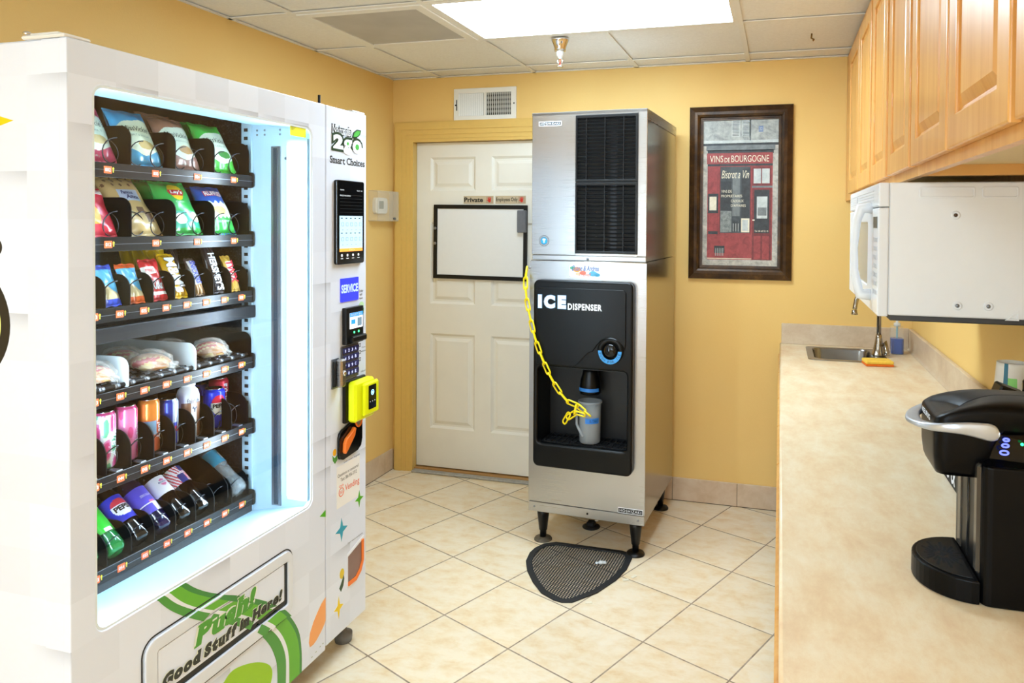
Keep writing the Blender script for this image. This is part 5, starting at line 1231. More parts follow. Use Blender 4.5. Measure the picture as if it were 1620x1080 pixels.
# white bottle
t = thing('milk_bottle', 'white dairy drink bottle with cow drawing among the cans', 'bottle', (-1.775, 1.836, z5), 0)
x, y = -1.775, 1.836; T = Matrix.Translation((x, y, z5)); WB = mat('bottle_white', '#e9ebf1', .3, var=.01); CCO = mat('bottle_cocoa', '#9a6f55', .4)
m = MB().lathe([(.030, 0), (.033, .004), (.033, .11), (.0325, .13), (.028, .146), (.0195, .156), (.0195, .162)], None, 36, T, mf=lambda a, z: CCO if .02 < z < .060 + .010 * math.sin(5 * a) and math.cos(a + .4) > .3 else WB); m.build('bottle_body', t)
MB().lathe([(.0215, .160), (.0215, .182), (.020, .184), (.0005, .184)], WB, 30, T).build('cap', t)
def cylp(co): a = math.radians(-50) + co.x * 1.25; return Vector((x + .0336 * math.cos(a), y + .0336 * math.sin(a), z5 + .108 + co.y * .016))
m = MB().text('fairlife', (0, 0, 1, 1), mat('bottle_ink', '#3b4468', .4, var=0), None, fn=cylp)
def cylc(co): a = math.radians(-25) + co.x * .5; return Vector((x + .0336 * math.cos(a), y + .0336 * math.sin(a), z5 + .080 + co.y * .020))
for P in ([(0, .6), (.2, 1), (.4, .7), (.6, .7), (.8, 1), (1, .6), (.7, .5), (.6, 0), (.4, 0), (.3, .5)],):
    m.add([tuple(cylc(Vector((a, b, 0)))) for a, b in P], [list(range(len(P)))], mat('cow_ink', '#5b5a6a', .4, var=0))
m.build('printed_name', t)
# sixth shelf: tilted bottles
z6 = ROWZ[5] + .020
def pet(label, y, liquid, lab_mf, capc, r=.0325, h=.222, tilt=50, x=-1.722, zb=.012, writing=None, clear=None, lob=5, band=(.32, .64), waist=0):
    T = Matrix.Translation((x, y, z6 + zb)) @ Matrix.Rotation(math.radians(-tilt), 4, 'Y')
    t = thing('drink_bottle', label, 'bottle', (x, y, z6 + zb), 0, 'drink bottles on the bottom shelf')
    prof = [(r * .35, .004), (r * .62, .0), (r * .86, .006), (r * .97, .018), (r, .032), (r * (1 - waist), .050), (r * (1 - waist * 1.5), .060), (r * (1 - waist), h * band[0] - .004), (r * .975, h * band[0]), (r * .975, h * band[1]), (r, h * band[1] + .004), (r * .97, h * .72), (r * .80, h * .80), (r * .55, h * .88), (r * .42, h * .93), (r * .42, h * .945)]
    P2 = []
    for (a, b), (c, d) in zip(prof, prof[1:]):
        for k in range(3): P2.append((a + (c - a) * k / 3, b + (d - b) * k / 3))
    P2.append(prof[-1])
    def rf(a, z): return 1 - (.16 * max(0, 1 - z / .030)) * (.5 + .5 * math.cos(lob * a)) - (.02 * math.sin(lob * 2 * a) * (1 if waist and .03 < z < h * band[0] else 0))
    MB().lathe(P2, liquid, 40, T, rf=rf).build('bottle_body', t)
    m = MB(); m.lathe([(r * 1.0, h * (band[0] + (band[1] - band[0]) * i / 26)) for i in range(27)], None, 96, T, cap=False, mf=lambda a, z: lab_mf(((a + PI) % (2 * PI)) - PI, (z / h - band[0]) / (band[1] - band[0])))
    for s_, a0, b0, a1, b1, mt_, kw in (writing or ()):
        def fn(co):
            a = math.radians(a0 + (a1 - a0) * co.x); zz = h * (band[0] + (band[1] - band[0]) * (b0 + (b1 - b0) * co.y)); return T @ Vector((r * 1.015 * math.cos(a), r * 1.015 * math.sin(a), zz))
        m.text(s_, (0, 0, 1, 1), mt_, None, fn=fn, ext=0, **kw)
    m.build('paper_label', t)
    MB().lathe([(r * .46, h * .94), (r * .46, h * .995), (r * .42, h), (.0005, h)], capc, 24, T).build('cap', t)
    return t
def liq(name, col, tr=.35, rough=.06):
    s = NT(name); s.set(color=lin(col), rough=rough, trans=tr, spec=.6, ior=1.35, coat=.6); return s.m
COLA = liq('cola', '#0d0808', .0, .08); GREEN = liq('green_soda', '#2f9a4e', .5); CLEARW = frosted('clear_bottle', '#dfe9ee', .30, .05); PURP = liq('grape_soda', '#1a1236', .0, .08)
LBG = mat('label_green', '#34c43a', .3, var=.03); LBW = mat('label_white', '#e8e4ea', .35, var=.02); LBP = mat('label_violet', '#5a50c8', .3, var=.03); LBB = mat('label_blue', '#2b36c0', .3, var=.03); LBR = mat('label_red', '#cf3346', .35, var=.02); LBN = mat('label_navy', '#2b3379', .35, var=.02); AQ = mat('label_aqua', '#46a8cc', .35, var=.03); LPK = mat('label_pink', '#d46a9a', .35, var=0); WCAP = mat('cap_white', '#e9e9ea', .4, var=0); BCAP = mat('cap_blue', '#2f86c9', .4, var=0)
pet('green soda bottle half hidden at the far left of the bottom shelf', 1.455, GREEN, lambda a, v: LBG, LBG)
pet('green soda bottle with bright green label, second from left on the bottom shelf', 1.534, GREEN, lambda a, v: LBW if v < .12 and abs(a) < .3 else LBG, LBG, band=(.26, .70))
def pl(a, v):
    d = ((a + .1) / .9) ** 2 + ((v - .52) / .34) ** 2
    if d < 1: return LBR if v > .60 else LBW
    return LBB
pet('cola bottle with blue label and red and white round badge on the bottom shelf', 1.612, COLA, pl, WCAP, writing=[('PEPSI', -46, .38, 34, .58, INKB, dict(bold=.05))], band=(.30, .68))
pet('bottle with violet label peeling at its edge on the bottom shelf', 1.690, PURP, lambda a, v: LBW if (v < .3 and .0 < a < .5) or (.3 < v < .34) else (LPK if .3 <= v < .42 and -.1 < a < .4 else LBP), WCAP, band=(.24, .66), writing=[('ZERO SUGAR', -30, .6, 30, .68, LBW, {})])
pet('cola bottle with off-white label on the bottom shelf', 1.765, COLA, lambda a, v: LPK if (a ** 2 / .12 + (v - .6) ** 2 / .04) < 1 and abs(v - .6) > .08 else LBW, WCAP, band=(.42, .70), writing=[('ROOT', -25, .56, 25, .66, LBN, dict(bold=.04))])
pet('cola bottle with red, white and blue label on the bottom shelf', 1.838, COLA, lambda a, v: LBN if (v > .65 and a > 0) or (v < .5 and -.5 < a < .2) else (LBR if int((v + a) * 7) % 2 else LBW), WCAP, band=(.46, .74), writing=[('USA', -20, .5, 25, .62, LBW, dict(bold=.04))])
pet('clear water bottle with aqua label at the right end of the bottom shelf', 2.002, CLEARW, lambda a, v: LBW if (.25 < v < .75 and .25 < a < .9) else AQ, BCAP, r=.032, h=.232, tilt=52, x=-1.720, band=(.50, .74), waist=.07, lob=6)
m = MB().plate([[(-2.0, .64), (-1.712, .64), (-1.706, .66), (-1.708, .70), (-1.725, .725), (-1.78, .76), (-1.86, .80), (-1.95, .82), (-2.0, .82)]], .004, TRAY, FR((0, 1.93, 0), (1, 0, 0), (0, 0, 1)))
m.build('divider', vm)
# ------------------------------------------------------------------ kitchen side
WT = .914
cab_doors_y = [(.52, .92), (.93, 1.33), (1.34, 1.74), (1.75, 2.15), (2.16, 2.56), (2.57, 2.97), (2.98, 3.45), (3.46, 4.0)]
def basecab(y0, y1, lab):
    t = thing('base_cabinet', lab, 'cabinet', (.34, (y0 + y1) / 2, 0), 0, 'base cabinets under the worktop')
    m = MB()
    for a_, b_ in (((.02, y0 + .001, .10), (.038, y1 - .001, WT - .042)), ((XR - .012, y0 + .001, .10), (XR - .002, y1 - .001, WT - .042)), ((.038, y0 + .001, .10), (XR - .012, y0 + .019, WT - .042)), ((.038, y1 - .019, .10), (XR - .012, y1 - .001, WT - .042)), ((.038, y0 + .019, .10), (XR - .012, y1 - .019, .118))): m.box(a_, b_, OAK)
    m.build('body', t)
    MB().box((.08, y0 + .001, 0), (XR - .01, y1 - .001, .10), BLACKM).build('plinth', t)
    n = 2 if y1 - y0 > .7 else 1; w = (y1 - y0) / n
    for k in range(n):
        a, b = y0 + k * w + .004, y0 + (k + 1) * w - .004
        F = FR((.02, 0, 0), (0, -1, 0), (0, 0, 1)) 
        d = MB().plate([[(-b, .12), (-a, .12), (-a, .68), (-b, .68)], [(-b + .06, .18), (-a - .06, .18), (-a - .06, .62), (-b + .06, .62)]], .020, OAK, F, bev=.003); d.box((.006, a + .055, .175), (.0195, b - .055, .625), OAK, .004); d.build('door', t)
        MB().box((-.001, a, .70), (.0195, b, WT - .052), OAK, .004).build('drawer', t)
basecab(.50, 1.34, 'honey wood base cabinet under the near end of the worktop, below the coffee maker'); basecab(1.34, 2.16, 'honey wood base cabinet, second along under the worktop'); basecab(2.16, 2.98, 'honey wood base cabinet under the worktop below the microwave'); basecab(2.98, 4.01, 'honey wood base cabinet under the sink at the back wall')
m = MB().plate([rrect(.012, .48, XR - .001, YB - .001, .0), rrect(.150, 3.592, .478, 3.942, .035)], .040, LAM, Matrix.Translation((0, 0, WT - .04)), bev=.0)
m.tube([(.012, .48, WT - .006), (.012, YB - .002, WT - .006)], .006, LAM, 12); m.box((.006, .48, WT - .045), (.012, YB - .002, WT - .006), LAM)
tag(m.build('worktop'), 'long beige stone-look laminate worktop with the sink in it', 'worktop')
m = MB().box((.014, YB - .020, WT), (XR - .018, YB, WT + .108), LAM2, .002)
m.box((.012, YB - .019, WT - .045), (.028, YB - .001, WT + .002), LAM2, .001)
tag(m.build('backsplash'), 'short tan laminate backsplash on the back wall behind the sink', 'backsplash')
m = MB(); m.box((XR - .019, .48, WT + .0005), (XR - .0005, YB - .021, WT + .108), LAM2, .003)
for q in range(6):
    a0, a1 = PI / 2 * q / 6, PI / 2 * (q + 1) / 6; r = .012; cx_, cz_ = XR - .019 - r, WT + r
    m.add([(cx_ + r * math.sin(a0), .48, cz_ - r * math.cos(a0)), (cx_ + r * math.sin(a0), YB - .02, cz_ - r * math.cos(a0)), (cx_ + r * math.sin(a1), YB - .02, cz_ - r * math.cos(a1)), (cx_ + r * math.sin(a1), .48, cz_ - r * math.cos(a1))], [(0, 1, 2, 3)], LAM2, True)
tag(m.build('backsplash'), 'long tan laminate backsplash running along the right wall', 'backsplash')
# sink
t = thing('sink', 'small stainless steel drop-in sink at the far end of the worktop', 'sink', (.315, 3.765, WT))
SS = steel('sink_steel', '#8f8d8a', .25)
m = MB().plate([rrect(.135, 3.575, .50, 3.958, .03), rrect(.165, 3.605, .440, 3.930, .045)], .003, SS, Matrix.Translation((0, 0, WT + .0005)), bev=.001); m.build('rim', t)
def basin():
    lev = [(0, WT + .003, .045), (.004, WT - .006, .045), (.010, WT - .11, .045), (.03, WT - .135, .04), (.08, WT - .14, .03)]; vs = []; fs = []; N = 28
    for ins, z, r in lev: vs += [(x, y, z) for x, y in rrect(.165 + ins, 3.605 + ins, .440 - ins, 3.930 - ins, r, 6)]
    for k in range(len(lev) - 1):
        for i in range(N): j = (i + 1) % N; fs.append((k * N + i, (k + 1) * N + i, (k + 1) * N + j, k * N + j))
    fs.append([4 * N + i for i in range(N)]); return vs, fs
vs, fs = basin(); MB().add(vs, fs, SS, True).build('basin', t)
MB().lathe([(.0005, WT - .139), (.03, WT - .139), (.032, WT - .137), (.034, WT - .139)], CHROME, 24, Matrix.Translation((.30, 3.77, 0)), cap=False).build('drain', t)
t = thing('faucet', 'brushed nickel gooseneck faucet behind the sink', 'faucet', (.488, 3.80, WT))
T = Matrix.Translation((.470, 3.79, WT + .004))
MB().lathe([(.036, 0), (.036, .004), (.030, .010), (.024, .035), (.018, .065), (.015, .085), (.013, .10)], NICKEL, 28, T).build('base', t)
sp = [(.470, 3.79, WT + .09), (.470, 3.79, WT + .26)]
for i in range(1, 11): a = PI * i / 11; sp.append((.470 - .058 * (1 - math.cos(a)), 3.79 - .05 * (1 - math.cos(a)), WT + .26 + .07 * math.sin(a)))
sp += [(.350, 3.686, WT + .25), (.348, 3.684, WT + .235)]
MB().tube(sp, .0105, NICKEL, 14).build('spout', t)
MB().lathe([(.0115, .022), (.0125, .012), (.016, .0), (.013, .0)], NICKEL, 20, Matrix.Translation((.347, 3.683, WT + .210))).build('spout_tip', t)
m = MB(); m.tube([(.482, 3.765, WT + .055), (.495, 3.755, WT + .075), (.502, 3.75, WT + .03), (.500, 3.745, WT + .012)], [.008, .009, .012, .014], NICKEL, 12); m.build('lever', t)
# soap
t = thing('soap_dispenser', 'clear bottle with bright blue liquid soap beside the faucet', 'soap bottle', (.565, 3.88, WT))
SB = mat('blue_soap', '#0653b8', .15, var=.02); CL = frosted('clear_plastic', '#f0ead8', .10, .05)
m = MB().plate([rrect(.536, 3.852, .594, 3.908, .012)], .078, SB, Matrix.Translation((0, 0, WT + .001)), bev=.004); m.build('liquid', t)
m = MB().plate([rrect(.534, 3.850, .596, 3.910, .013), rrect(.536, 3.852, .594, 3.908, .012)], .135, CL, Matrix.Translation((0, 0, WT)), bev=0); m.plate([rrect(.534, 3.850, .596, 3.910, .013)], .002, CL, Matrix.Translation((0, 0, WT + .135))); m.build('bottle', t)
m = MB().lathe([(.016, .137), (.016, .152), (.006, .156), (.006, .19)], frosted('pump_clear', '#eef2f4', .55, .2), 20, Matrix.Translation((.565, 3.88, WT))); m.box((.53, 3.874, WT + .188), (.575, 3.886, WT + .198), frosted('pump_clear2', '#eef2f4', .6, .2), .003); m.build('pump', t)
MB().tube([(.565, 3.88, WT + .01), (.565, 3.88, WT + .15)], .0035, mat('tube_blue', '#4fb0d4', .3), 8).build('dip_tube', t)
t = thing('sponge', 'yellow sponge with orange scrub side on the sink edge', 'sponge', (.435, 3.535, WT), math.radians(8))
m = MB(); SY = mat('sponge_yellow', '#f2c54a', .9, var=.08, bump=.6, vs=90)
m.box((-.060, -.042, .010), (.060, .042, .026), SY, .004); m.build('sponge_body', t, world=False)
MB().box((-.060, -.042, .001), (.060, .042, .011), mat('scrub_orange', '#e8711c', .9, var=.12, bump=.8, vs=120), .002).build('scrub_layer', t, world=False)
# ------------------------------------------------------------------ wall cabinets
CX, CB_, CTOP = .329, 1.676, 2.428
def raised(m, y0, y1, z0, z1, xf, xb):
    """raised panel door, front at x = xf facing -x"""
    F = FR((xb, 0, 0), (0, -1, 0), (0, 0, 1)); th = xb - xf; st = min(.062, (y1 - y0) * .2)
    m.plate([[(-y1, z0), (-y0, z0), (-y0, z1), (-y1, z1)], [(-y1 + st, z0 + .062), (-y0 - st, z0 + .062), (-y0 - st, z1 - .062), (-y1 + st, z1 - .062)]], th, OAK, F, bev=.004)
    a, b, c, d = -y1 + st, z0 + .062, -y0 - st, z1 - .062; R = []
    for ins, dz in ((0, .012), (.010, .008), (.030, .017)): R += [(a + ins, b + ins, dz), (c - ins, b + ins, dz), (c - ins, d - ins, dz), (a + ins, d - ins, dz)]
    m.add(R, [(k * 4 + i, k * 4 + (i + 1) % 4, k * 4 + 4 + (i + 1) % 4, k * 4 + 4 + i) for k in range(2) for i in range(4)] + [(8, 9, 10, 11)], OAK, False, F)
def wallcab(y0, y1, doors, lab):
    t = thing('wall_cabinet', lab, 'cabinet', (.49, (y0 + y1) / 2, CB_), 0, 'wall cabinets over the worktop')
    m = MB(); x1 = XR - .002
    m.box((CX + .019, y0, CB_), (x1, y0 + .018, CTOP), OAK); m.box((CX + .019, y1 - .018, CB_), (x1, y1, CTOP), OAK); m.box((CX + .019, y0 + .018, CB_ + .026), (x1, y1 - .018, CB_ + .04), mat('cabinet_underside', '#e0c794', .5, var=.03)); m.box((x1 - .012, y0 + .018, CB_), (x1, y1 - .018, CTOP), OAK_DARK); m.box((CX + .019, y0 + .018, CTOP - .018), (x1, y1 - .018, CTOP), OAK)
    m.build('body', t)
    m = MB(); F = FR((CX + .019, 0, 0), (0, -1, 0), (0, 0, 1)); holes = [[(-b + .02, CB_ + .055), (-a - .02, CB_ + .055), (-a - .02, CTOP - .09), (-b + .02, CTOP - .09)] for a, b in doors]
    m.plate([[(-y1, CB_), (-y0, CB_), (-y0, CTOP), (-y1, CTOP)]] + holes, .019, OAK, F); m.build('face_frame', t)
    for a, b in doors:
        m = MB(); raised(m, a, b, 1.700, 2.368, CX - .020, CX - .0005); m.build('door', t)
wallcab(2.805, YB - .002, [(3.25, 3.69), (2.832, 3.225)], 'honey wood wall cabinet farthest along, touching the yellow back wall')
wallcab(1.975, 2.803, [(2.405, 2.785), (1.992, 2.362)], 'honey wood wall cabinet above the white microwave')
wallcab(1.143, 1.973, [(1.563, 1.957), (1.157, 1.545)], 'honey wood wall cabinet nearer than the microwave, two tall doors above the coffee maker')
wallcab(.40, 1.141, [(.775, 1.128), (.42, .76)], 'honey wood wall cabinet nearest the camera, cut off at the right edge')
# ------------------------------------------------------------------ microwave
MX, MY0, MY1, MZ0, MZ1 = .245, 2.0, 2.78, 1.318, 1.662
t = thing('microwave', 'white over-the-counter microwave hanging under the wall cabinets', 'microwave', (.45, 2.39, MZ0))
MWH = mat('microwave_white', '#eceef1', .32, var=.01); MWH2 = mat('microwave_front_white', '#e6e8ec', .22, var=.01)
m = MB().box((MX + .024, MY0 + .003, MZ0 + .004), (XR - .004, MY1, MZ1), MWH, .003)
F = FR((0, MY0 + .003, 0), (1, 0, 0), (0, 0, 1)); sc_ = lambda x, z: (x * 1.042, 1.554 + (z - 1.554) * 1.042)
for x0, x1 in ((.325, .448), (.462, .540)):
    a, b = sc_(x0, 1.619), sc_(x1, 1.646)
    m.plate([rrect(a[0], a[1], b[0], b[1], .006), rrect(a[0] + .004, a[1] + .004, b[0] - .004, b[1] - .004, .004)], .002, MWH, F, bev=.0009)
c = sc_(.515, 1.329); d = sc_(.545, 1.354)
m.plate([[(c[0], c[1]), (d[0], c[1]), (d[0], d[1]), (c[0] + .008, c[1] + .008)], [(c[0] + .010, c[1] + .004), (d[0] - .004, c[1] + .004), (d[0] - .004, d[1] - .008)]], .002, MWH, F, bev=.0008)
m.build('body', t)
for (x, z), mt_ in ((sc_(.406, 1.578), mat('brown_screw', '#5b4636', .4, .6)), (sc_(.413, 1.36), GREYM), (sc_(.48, 1.361), GREYM)):
    MB().lathe([(.011, 0), (.011, .0015), (.0075, .0006), (.0005, .0006)], MWH, 20, F @ Matrix.Translation((x, z, 0)), cap=False).lathe([(.005, .0004), (.0045, .003), (.002, .0034)], mt_, 12, F @ Matrix.Translation((x, z, 0))).build('screw', t)
FM = FR((MX + .024, 0, 0), (0, -1, 0), (0, 0, 1))
m = MB().plate([rrect(-2.118, MZ0, -MY0, 1.598, .004)], .026, MWH2, FM, bev=.004); F2 = FM @ Matrix.Translation((0, 0, .026))
m.box((-2.10, 1.545, 0), (-2.02, 1.575, .0008), mat('mw_display', '#3a4240', .2, var=0), 0, F2)
for r_ in range(7):
    for c_ in range(3): m.plate([rrect(-2.098 + c_ * .028, 1.37 + r_ * .023, -2.076 + c_ * .028, 1.382 + r_ * .023, .003)], .0006, mat('mw_key', '#b5b5b8', .4, var=0), F2)
m.build('control_panel', t)
m = MB().plate([rrect(-MY1, MZ0, -2.120, 1.598, .004), rrect(-2.72, 1.38, -2.23, 1.56, .015)], .026, MWH2, FM, bev=.004); m.plate([rrect(-2.72, 1.38, -2.23, 1.56, .015)], .020, mat('mw_window', '#b9b5a8', .15, var=.02), FM); m.build('door', t)
m = MB().plate([rrect(-MY1, 1.600, -MY0, MZ1, .003)], .026, MWH2, FM, bev=.004)
for k in range(5): m.box((-2.74, 1.612 + k * .008, .0262), (-2.10, 1.614 + k * .008, .0266), mat('vent_grey', '#c4c4c2', .5, var=0), 0, FM)
m.box((-2.545, 1.622, .0262), (-2.53, 1.642, .0268), mat('mw_badge', '#8d8d90', .3), 0, FM)
m.build('top_vent', t)
hp = [(MX + .0, 2.15, 1.600), (MX - .03, 2.15, 1.598), (MX - .040, 2.15, 1.565), (MX - .046, 2.15, 1.49), (MX - .044, 2.15, 1.43), (MX - .036, 2.15, 1.385), (MX - .03, 2.15, 1.362), (MX, 2.15, 1.360)]
MB().tube(hp, [.016, .016, .012, .010, .010, .012, .016, .016], MWH2, 14, flat=1.2).build('door_handle', t)
MB().box((MX + .03, MY0 + .02, MZ0 - .012), (XR - .02, MY1 - .02, MZ0 + .004), mat('mw_underside', '#4b4a4a', .5, .3), .003).build('underside_grille', t)
# ------------------------------------------------------------------ coffee maker
t = thing('coffee_maker', 'black single-serve coffee maker with silver handle on the worktop', 'coffee maker', (.44, 1.465, WT))
KB_ = mat('coffee_black', '#050506', .33, var=.1, bump=.05, vs=200, spec=.18); KG = mat('coffee_gloss', '#070708', .12, var=0, spec=.35); SIL = steel('silver_handle', '#bcc2cc', .34, metal=.7)
NY, FY = 1.340, 1.535
m = MB().plate([rrect(.331, NY, .62, FY, .016)], .236, KB_, Matrix.Translation((0, 0, WT + .001)), bev=.004); m.build('body', t)
m = MB(); m.add([(.334, NY + .004, 1.150), (.62, NY + .004, 1.150), (.62, FY - .004, 1.150), (.334, FY - .004, 1.150), (.345, NY + .028, 1.158), (.62, NY + .030, 1.215), (.62, FY - .03, 1.215), (.345, FY - .028, 1.158), (.362, NY + .026, 1.20), (.362, FY - .026, 1.20)], [(0, 1, 5, 8, 4), (3, 7, 9, 6, 2), (0, 4, 7, 3), (4, 8, 9, 7), (8, 5, 6, 9), (1, 2, 6, 5)], KG)
m.build('shoulder', t)
m = MB().box((.335, NY + .02, WT + .03), (.352, 1.505, 1.150), mat('smoked_plastic', '#2b2a29', .12, .2), .004); m.tube([(.334, 1.43, WT + .05), (.334, 1.43, 1.14)], .006, mat('smoked_plastic'), 12); m.box((.326, NY + .012, WT + .05), (.345, NY + .035, 1.150), mat('smoked_grey', '#4a4641', .2, .3), .004); m.box((.329, 1.478, WT + .04), (.345, 1.505, 1.14), mat('smoked_grey'), .003); m.build('rear_column', t)
# brewing head
hy0, hy1 = 1.362, 1.510; hyc = (hy0 + hy1) / 2
def arch(x): q = min(max((x - .262) / .11, 0), 1); return 1.226 + .026 * math.sin(PI / 2 * q ** .8)
def headplan(z):
    xf = .262 + max(0, (1.16 - z)) * .5
    return rrect(xf, hy0, .62, hy1, [.02, .020, .020, .02], 7)
def low(x): q = min(max((x - .333) / .035, 0), 1); return 1.122 + .075 * q * q * (3 - 2 * q)
lev = 12; pl_ = headplan(1.2); N = len(pl_)
def ringpts(k):
    if k == 0: return [(x + (hx_ - x) * 0, y, low(x)) for (x, y) in pl_ for hx_ in (0,)]
vs = []; fs = []
def addring(R): 
    b = len(vs); vs.extend(R); return b
taper = lambda x, y, s: ((x - .41) * (1) + .41 + (1 - s) * (.04 if x < .3 else 0), hyc + (y - hyc) * s)
# subdivide the plan so long sides can curve
dense = []
for i in range(N):
    a, b = pl_[i], pl_[(i + 1) % N]; d = math.dist(a, b); n_ = max(1, int(d / .012))
    for k in range(n_): dense.append((a[0] + (b[0] - a[0]) * k / n_, a[1] + (b[1] - a[1]) * k / n_))
N = len(dense)
rings = []
rings.append([(*taper(x, y, .84), low(x) - .001) for x, y in dense]); rings.append([(*taper(x, y, .92), low(x) + .008) for x, y in dense]); rings.append([(*taper(x, y, .98), low(x) + .4 * (arch(x) - .026 - low(x))) for x, y in dense]); rings.append([(x, y, arch(x) - .016) for x, y in dense]); rings.append([(.44 + (x - .44) * .995, hyc + (y - hyc) * .985, arch(x) - .009) for x, y in dense]); rings.append([(.44 + (x - .44) * .975, hyc + (y - hyc) * .92, arch(x) - .005) for x, y in dense]); rings.append([(.44 + (x - .44) * .93, hyc + (y - hyc) * .80, arch(x) - .002) for x, y in dense]); rings.append([(.44 + (x - .44) * .8, hyc + (y - hyc) * .55, arch(x) + .001) for x, y in dense]); rings.append([(.44 + (x - .44) * .7, hyc + (y - hyc) * .02, arch(x) + .002) for x, y in dense])
for R in rings: vs.extend(R)
for k in range(len(rings) - 1):
    for i in range(N): j = (i + 1) % N; fs.append((k * N + i, k * N + j, (k + 1) * N + j, (k + 1) * N + i))
fs.append([i for i in range(N)][::-1])
MB().add(vs, fs, KB_, True).build('brew_head', t)
m = MB().text('KEURIG', (-.035, 1.207, .035, 1.217), PAPERW, FR((.2605, hyc, 0), (0, -1, 0), (0, 0, 1)), bold=.03); m.build('front_lettering', t)
hp = [(.358, hy0 - .008, 1.204), (.335, hy0 - .009, 1.207), (.31, hy0 - .008, 1.209), (.285, hy0 - .004, 1.208), (.262, hy0 + .010, 1.204), (.245, hy0 + .038, 1.201), (.239, hyc, 1.199), (.245, hy1 - .038, 1.201), (.262, hy1 - .010, 1.204), (.285, hy1 + .004, 1.208), (.31, hy1 + .008, 1.209), (.335, hy1 + .009, 1.207), (.358, hy1 + .008, 1.204)]
S2 = [Vector(p) for p in hp]; S3 = []
for i in range(len(S2) - 1):
    p0, p1, p2, p3 = S2[max(i - 1, 0)], S2[i], S2[i + 1], S2[min(i + 2, len(S2) - 1)]
    for j in range(5):
        q = j / 5; S3.append(.5 * ((2 * p1) + (p2 - p0) * q + (2 * p0 - 5 * p1 + 4 * p2 - p3) * q * q + (3 * p1 - p0 - 3 * p2 + p3) * q ** 3))
S3.append(S2[-1]); vs = []; fs = []
for k, P in enumerate(S3):
    tng = (S3[min(k + 1, len(S3) - 1)] - S3[max(k - 1, 0)]).normalized(); nrm = Vector((tng.y, -tng.x, 0)).normalized()
    e = abs(2 * k / (len(S3) - 1) - 1)         # 1 at the pivots, 0 at the tip
    hh = .0045 + .0105 * min(1, e * 1.15) ** 1.6; ww = .0135 - .0095 * min(1, e * 1.4)
    if e > .88: hh *= math.sqrt(max(.04, 1 - ((e - .88) / .12) ** 2))
    n_ = 12
    for i in range(n_):
        a = 2 * PI * i / n_; ca_, sa_ = math.cos(a), math.sin(a); ca_ = math.copysign(abs(ca_) ** .6, ca_); sa_ = math.copysign(abs(sa_) ** .6, sa_)
        vs.append(P + nrm * ca_ * ww + Vector((0, 0, 1)) * sa_ * hh)
for k in range(len(S3) - 1):
    for i in range(12): j = (i + 1) % 12; fs.append((k * 12 + i, k * 12 + j, (k + 1) * 12 + j, (k + 1) * 12 + i))
fs.append(list(range(12))); fs.append([(len(S3) - 1) * 12 + i for i in range(12)][::-1])
MB().add(vs, fs, SIL, True).build('handle', t)
BLED = mat('button_blue', '#5f6cf0', .3, emit=.8, var=0)
for x, z, s_ in ((.370, 1.194, .0042), (.368, 1.185, .0050), (.3655, 1.174, .0062)):
    yy = NY + .0125 + (z - 1.174) * .35
    P = [(x + s_ * math.cos(a), yy, z + s_ * .55 * math.sin(a)) for a in [2 * PI * i / 18 for i in range(18)]]
    MB().tube(P, .0016, BLED, 8, closed=True).build('lit_button', t)
MB().lathe([(.0025, 0), (.002, .002)], mat('green_light', '#20e070', .3, emit=3, var=0), 10, FR((.392, NY + .014, 1.190), (1, 0, 0), (0, 0, 1))).build('green_light', t)
# drip tray
tp = []
for i in range(25): a = math.radians(90 + 180 * i / 24); tp.append((.330 + .090 * math.cos(a), 1.434 + .091 * math.sin(a)))
m = MB(); m.plate([tp], .040, KB_, Matrix.Translation((0, 0, WT + .001)), bev=.003); m.build('drip_tray', t)
inn = inset(tp, .008); m = MB().plate([inn], .002, BLACK, Matrix.Translation((0, 0, WT + .041)), bev=.0006); PIT = mat('slot_black', '#020202', .9, var=0)
for k in range(22):
    a = 2 * PI * k / 22; l0, l1 = (.015, .030 + .010 * abs(math.sin(a))) if k % 2 else (.012, .027)
    c_, s_ = math.cos(a), math.sin(a)
    m.add([(.290 + c_ * l0 - s_ * .0018, 1.434 + s_ * l0 + c_ * .0018, WT + .0434), (.290 + c_ * l0 + s_ * .0018, 1.434 + s_ * l0 - c_ * .0018, WT + .0434), (.290 + c_ * l1 + s_ * .0026, 1.434 + s_ * l1 * 1.35 - c_ * .0026, WT + .0434), (.290 + c_ * l1 - s_ * .0026, 1.434 + s_ * l1 * 1.35 + c_ * .0026, WT + .0434)], [(0, 1, 2, 3)], PIT)
m.plate([star4(.290, 1.434, .010, .012, .45)], .0003, PIT, Matrix.Translation((0, 0, WT + .043))); m.build('tray_grate', t)
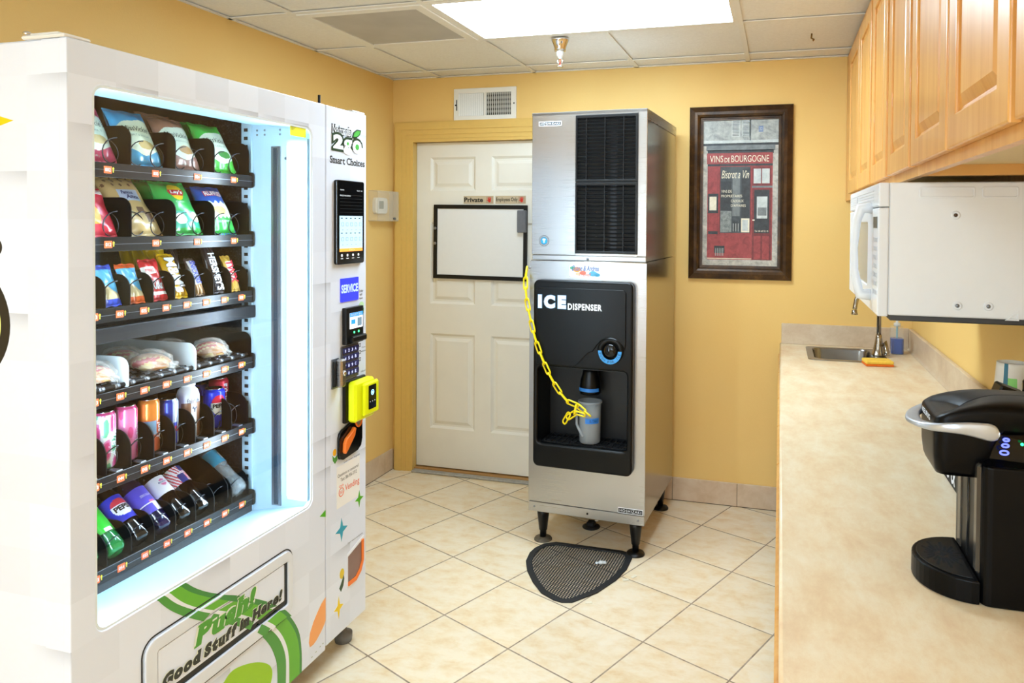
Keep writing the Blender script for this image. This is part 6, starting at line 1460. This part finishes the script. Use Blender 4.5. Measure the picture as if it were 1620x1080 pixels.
# organiser behind
t = thing('pod_organiser', 'black coffee station organiser with white lettering behind the coffee maker', 'organiser', (.51, 1.95, WT))
m = MB().box((.411, 1.76, WT), (.62, 2.15, 1.060), BLACKM, .003); m.build('box', t)
m = MB().text('coffee & tea', (-2.13, WT + .010, -1.80, WT + .075), PAPERW, FR((.4108, 0, 0), (0, -1, 0), (0, 0, 1)), shear=.2, bold=.01); m.build('white_lettering', t)
m = MB().box((.47, 1.90, 1.061), (.53, 1.96, 1.16), BLACK, .004, Matrix.Translation((.50, 1.93, 1.075)) @ Matrix.Rotation(.35, 4, 'Y') @ Matrix.Translation((-.50, -1.93, -1.06))); tag(m.build('coffee_packet'), 'small black packet leaning in the organiser, left of the glossy tumbler', 'packet')
m = MB().lathe([(.030, .0), (.034, .02), (.036, .11), (.034, .112), (.032, .10)], GLOSSB, 28, Matrix.Translation((.585, 1.90, 1.0605)) @ Matrix.Scale(1.18, 4, (0, 0, 1))); tag(m.build('tumbler'), 'glossy black tumbler on the organiser before the white paper cup', 'tumbler')
def cupmf(a, z):
    q = ((math.degrees(a) + 180) % 360) - 180 - (-105)
    if -28 < q < -12 and z > .03: return mat('cup_blue', '#3f7f9c', .5)
    if -12 < q < 12 and .055 < z < .105: return mat('cup_green', '#9ae886', .5)
    if 45 < q < 75 and .06 < z < .11: return mat('cup_teal', '#6fa8a0', .5)
    if 30 < q < 85 and z < .10: return mat('cup_cream', '#e9dcb8', .5)
    if z < .05 and (math.sin(q * .22) * math.sin(z * 230) > .45): return mat('cup_brown', '#a08474', .5)
    return mat('cup_white', '#f4f1ea', .5)
m = MB(); n_ = 16; m.lathe([(.0475 - .0115 * i / n_, .142 * i / n_) for i in range(n_ + 1)] + [(.034, .142), (.033, .136), (.0005, .136)], None, 48, Matrix.Translation((.580, 2.09, 1.0605)), mf=cupmf, cap=False)
m.lathe([(.045, .0), (.049, .002), (.049, .005), (.046, .007)], mat('cup_white'), 40, Matrix.Translation((.580, 2.09, 1.0605)), cap=False)
m.lathe([(.006, .1365), (.0005, .137)], INKB, 10, Matrix.Translation((.566, 2.085, 1.0605)))
tag(m.build('paper_cup'), 'patterned white paper cup upside down at the right edge behind the coffee maker', 'paper cup')
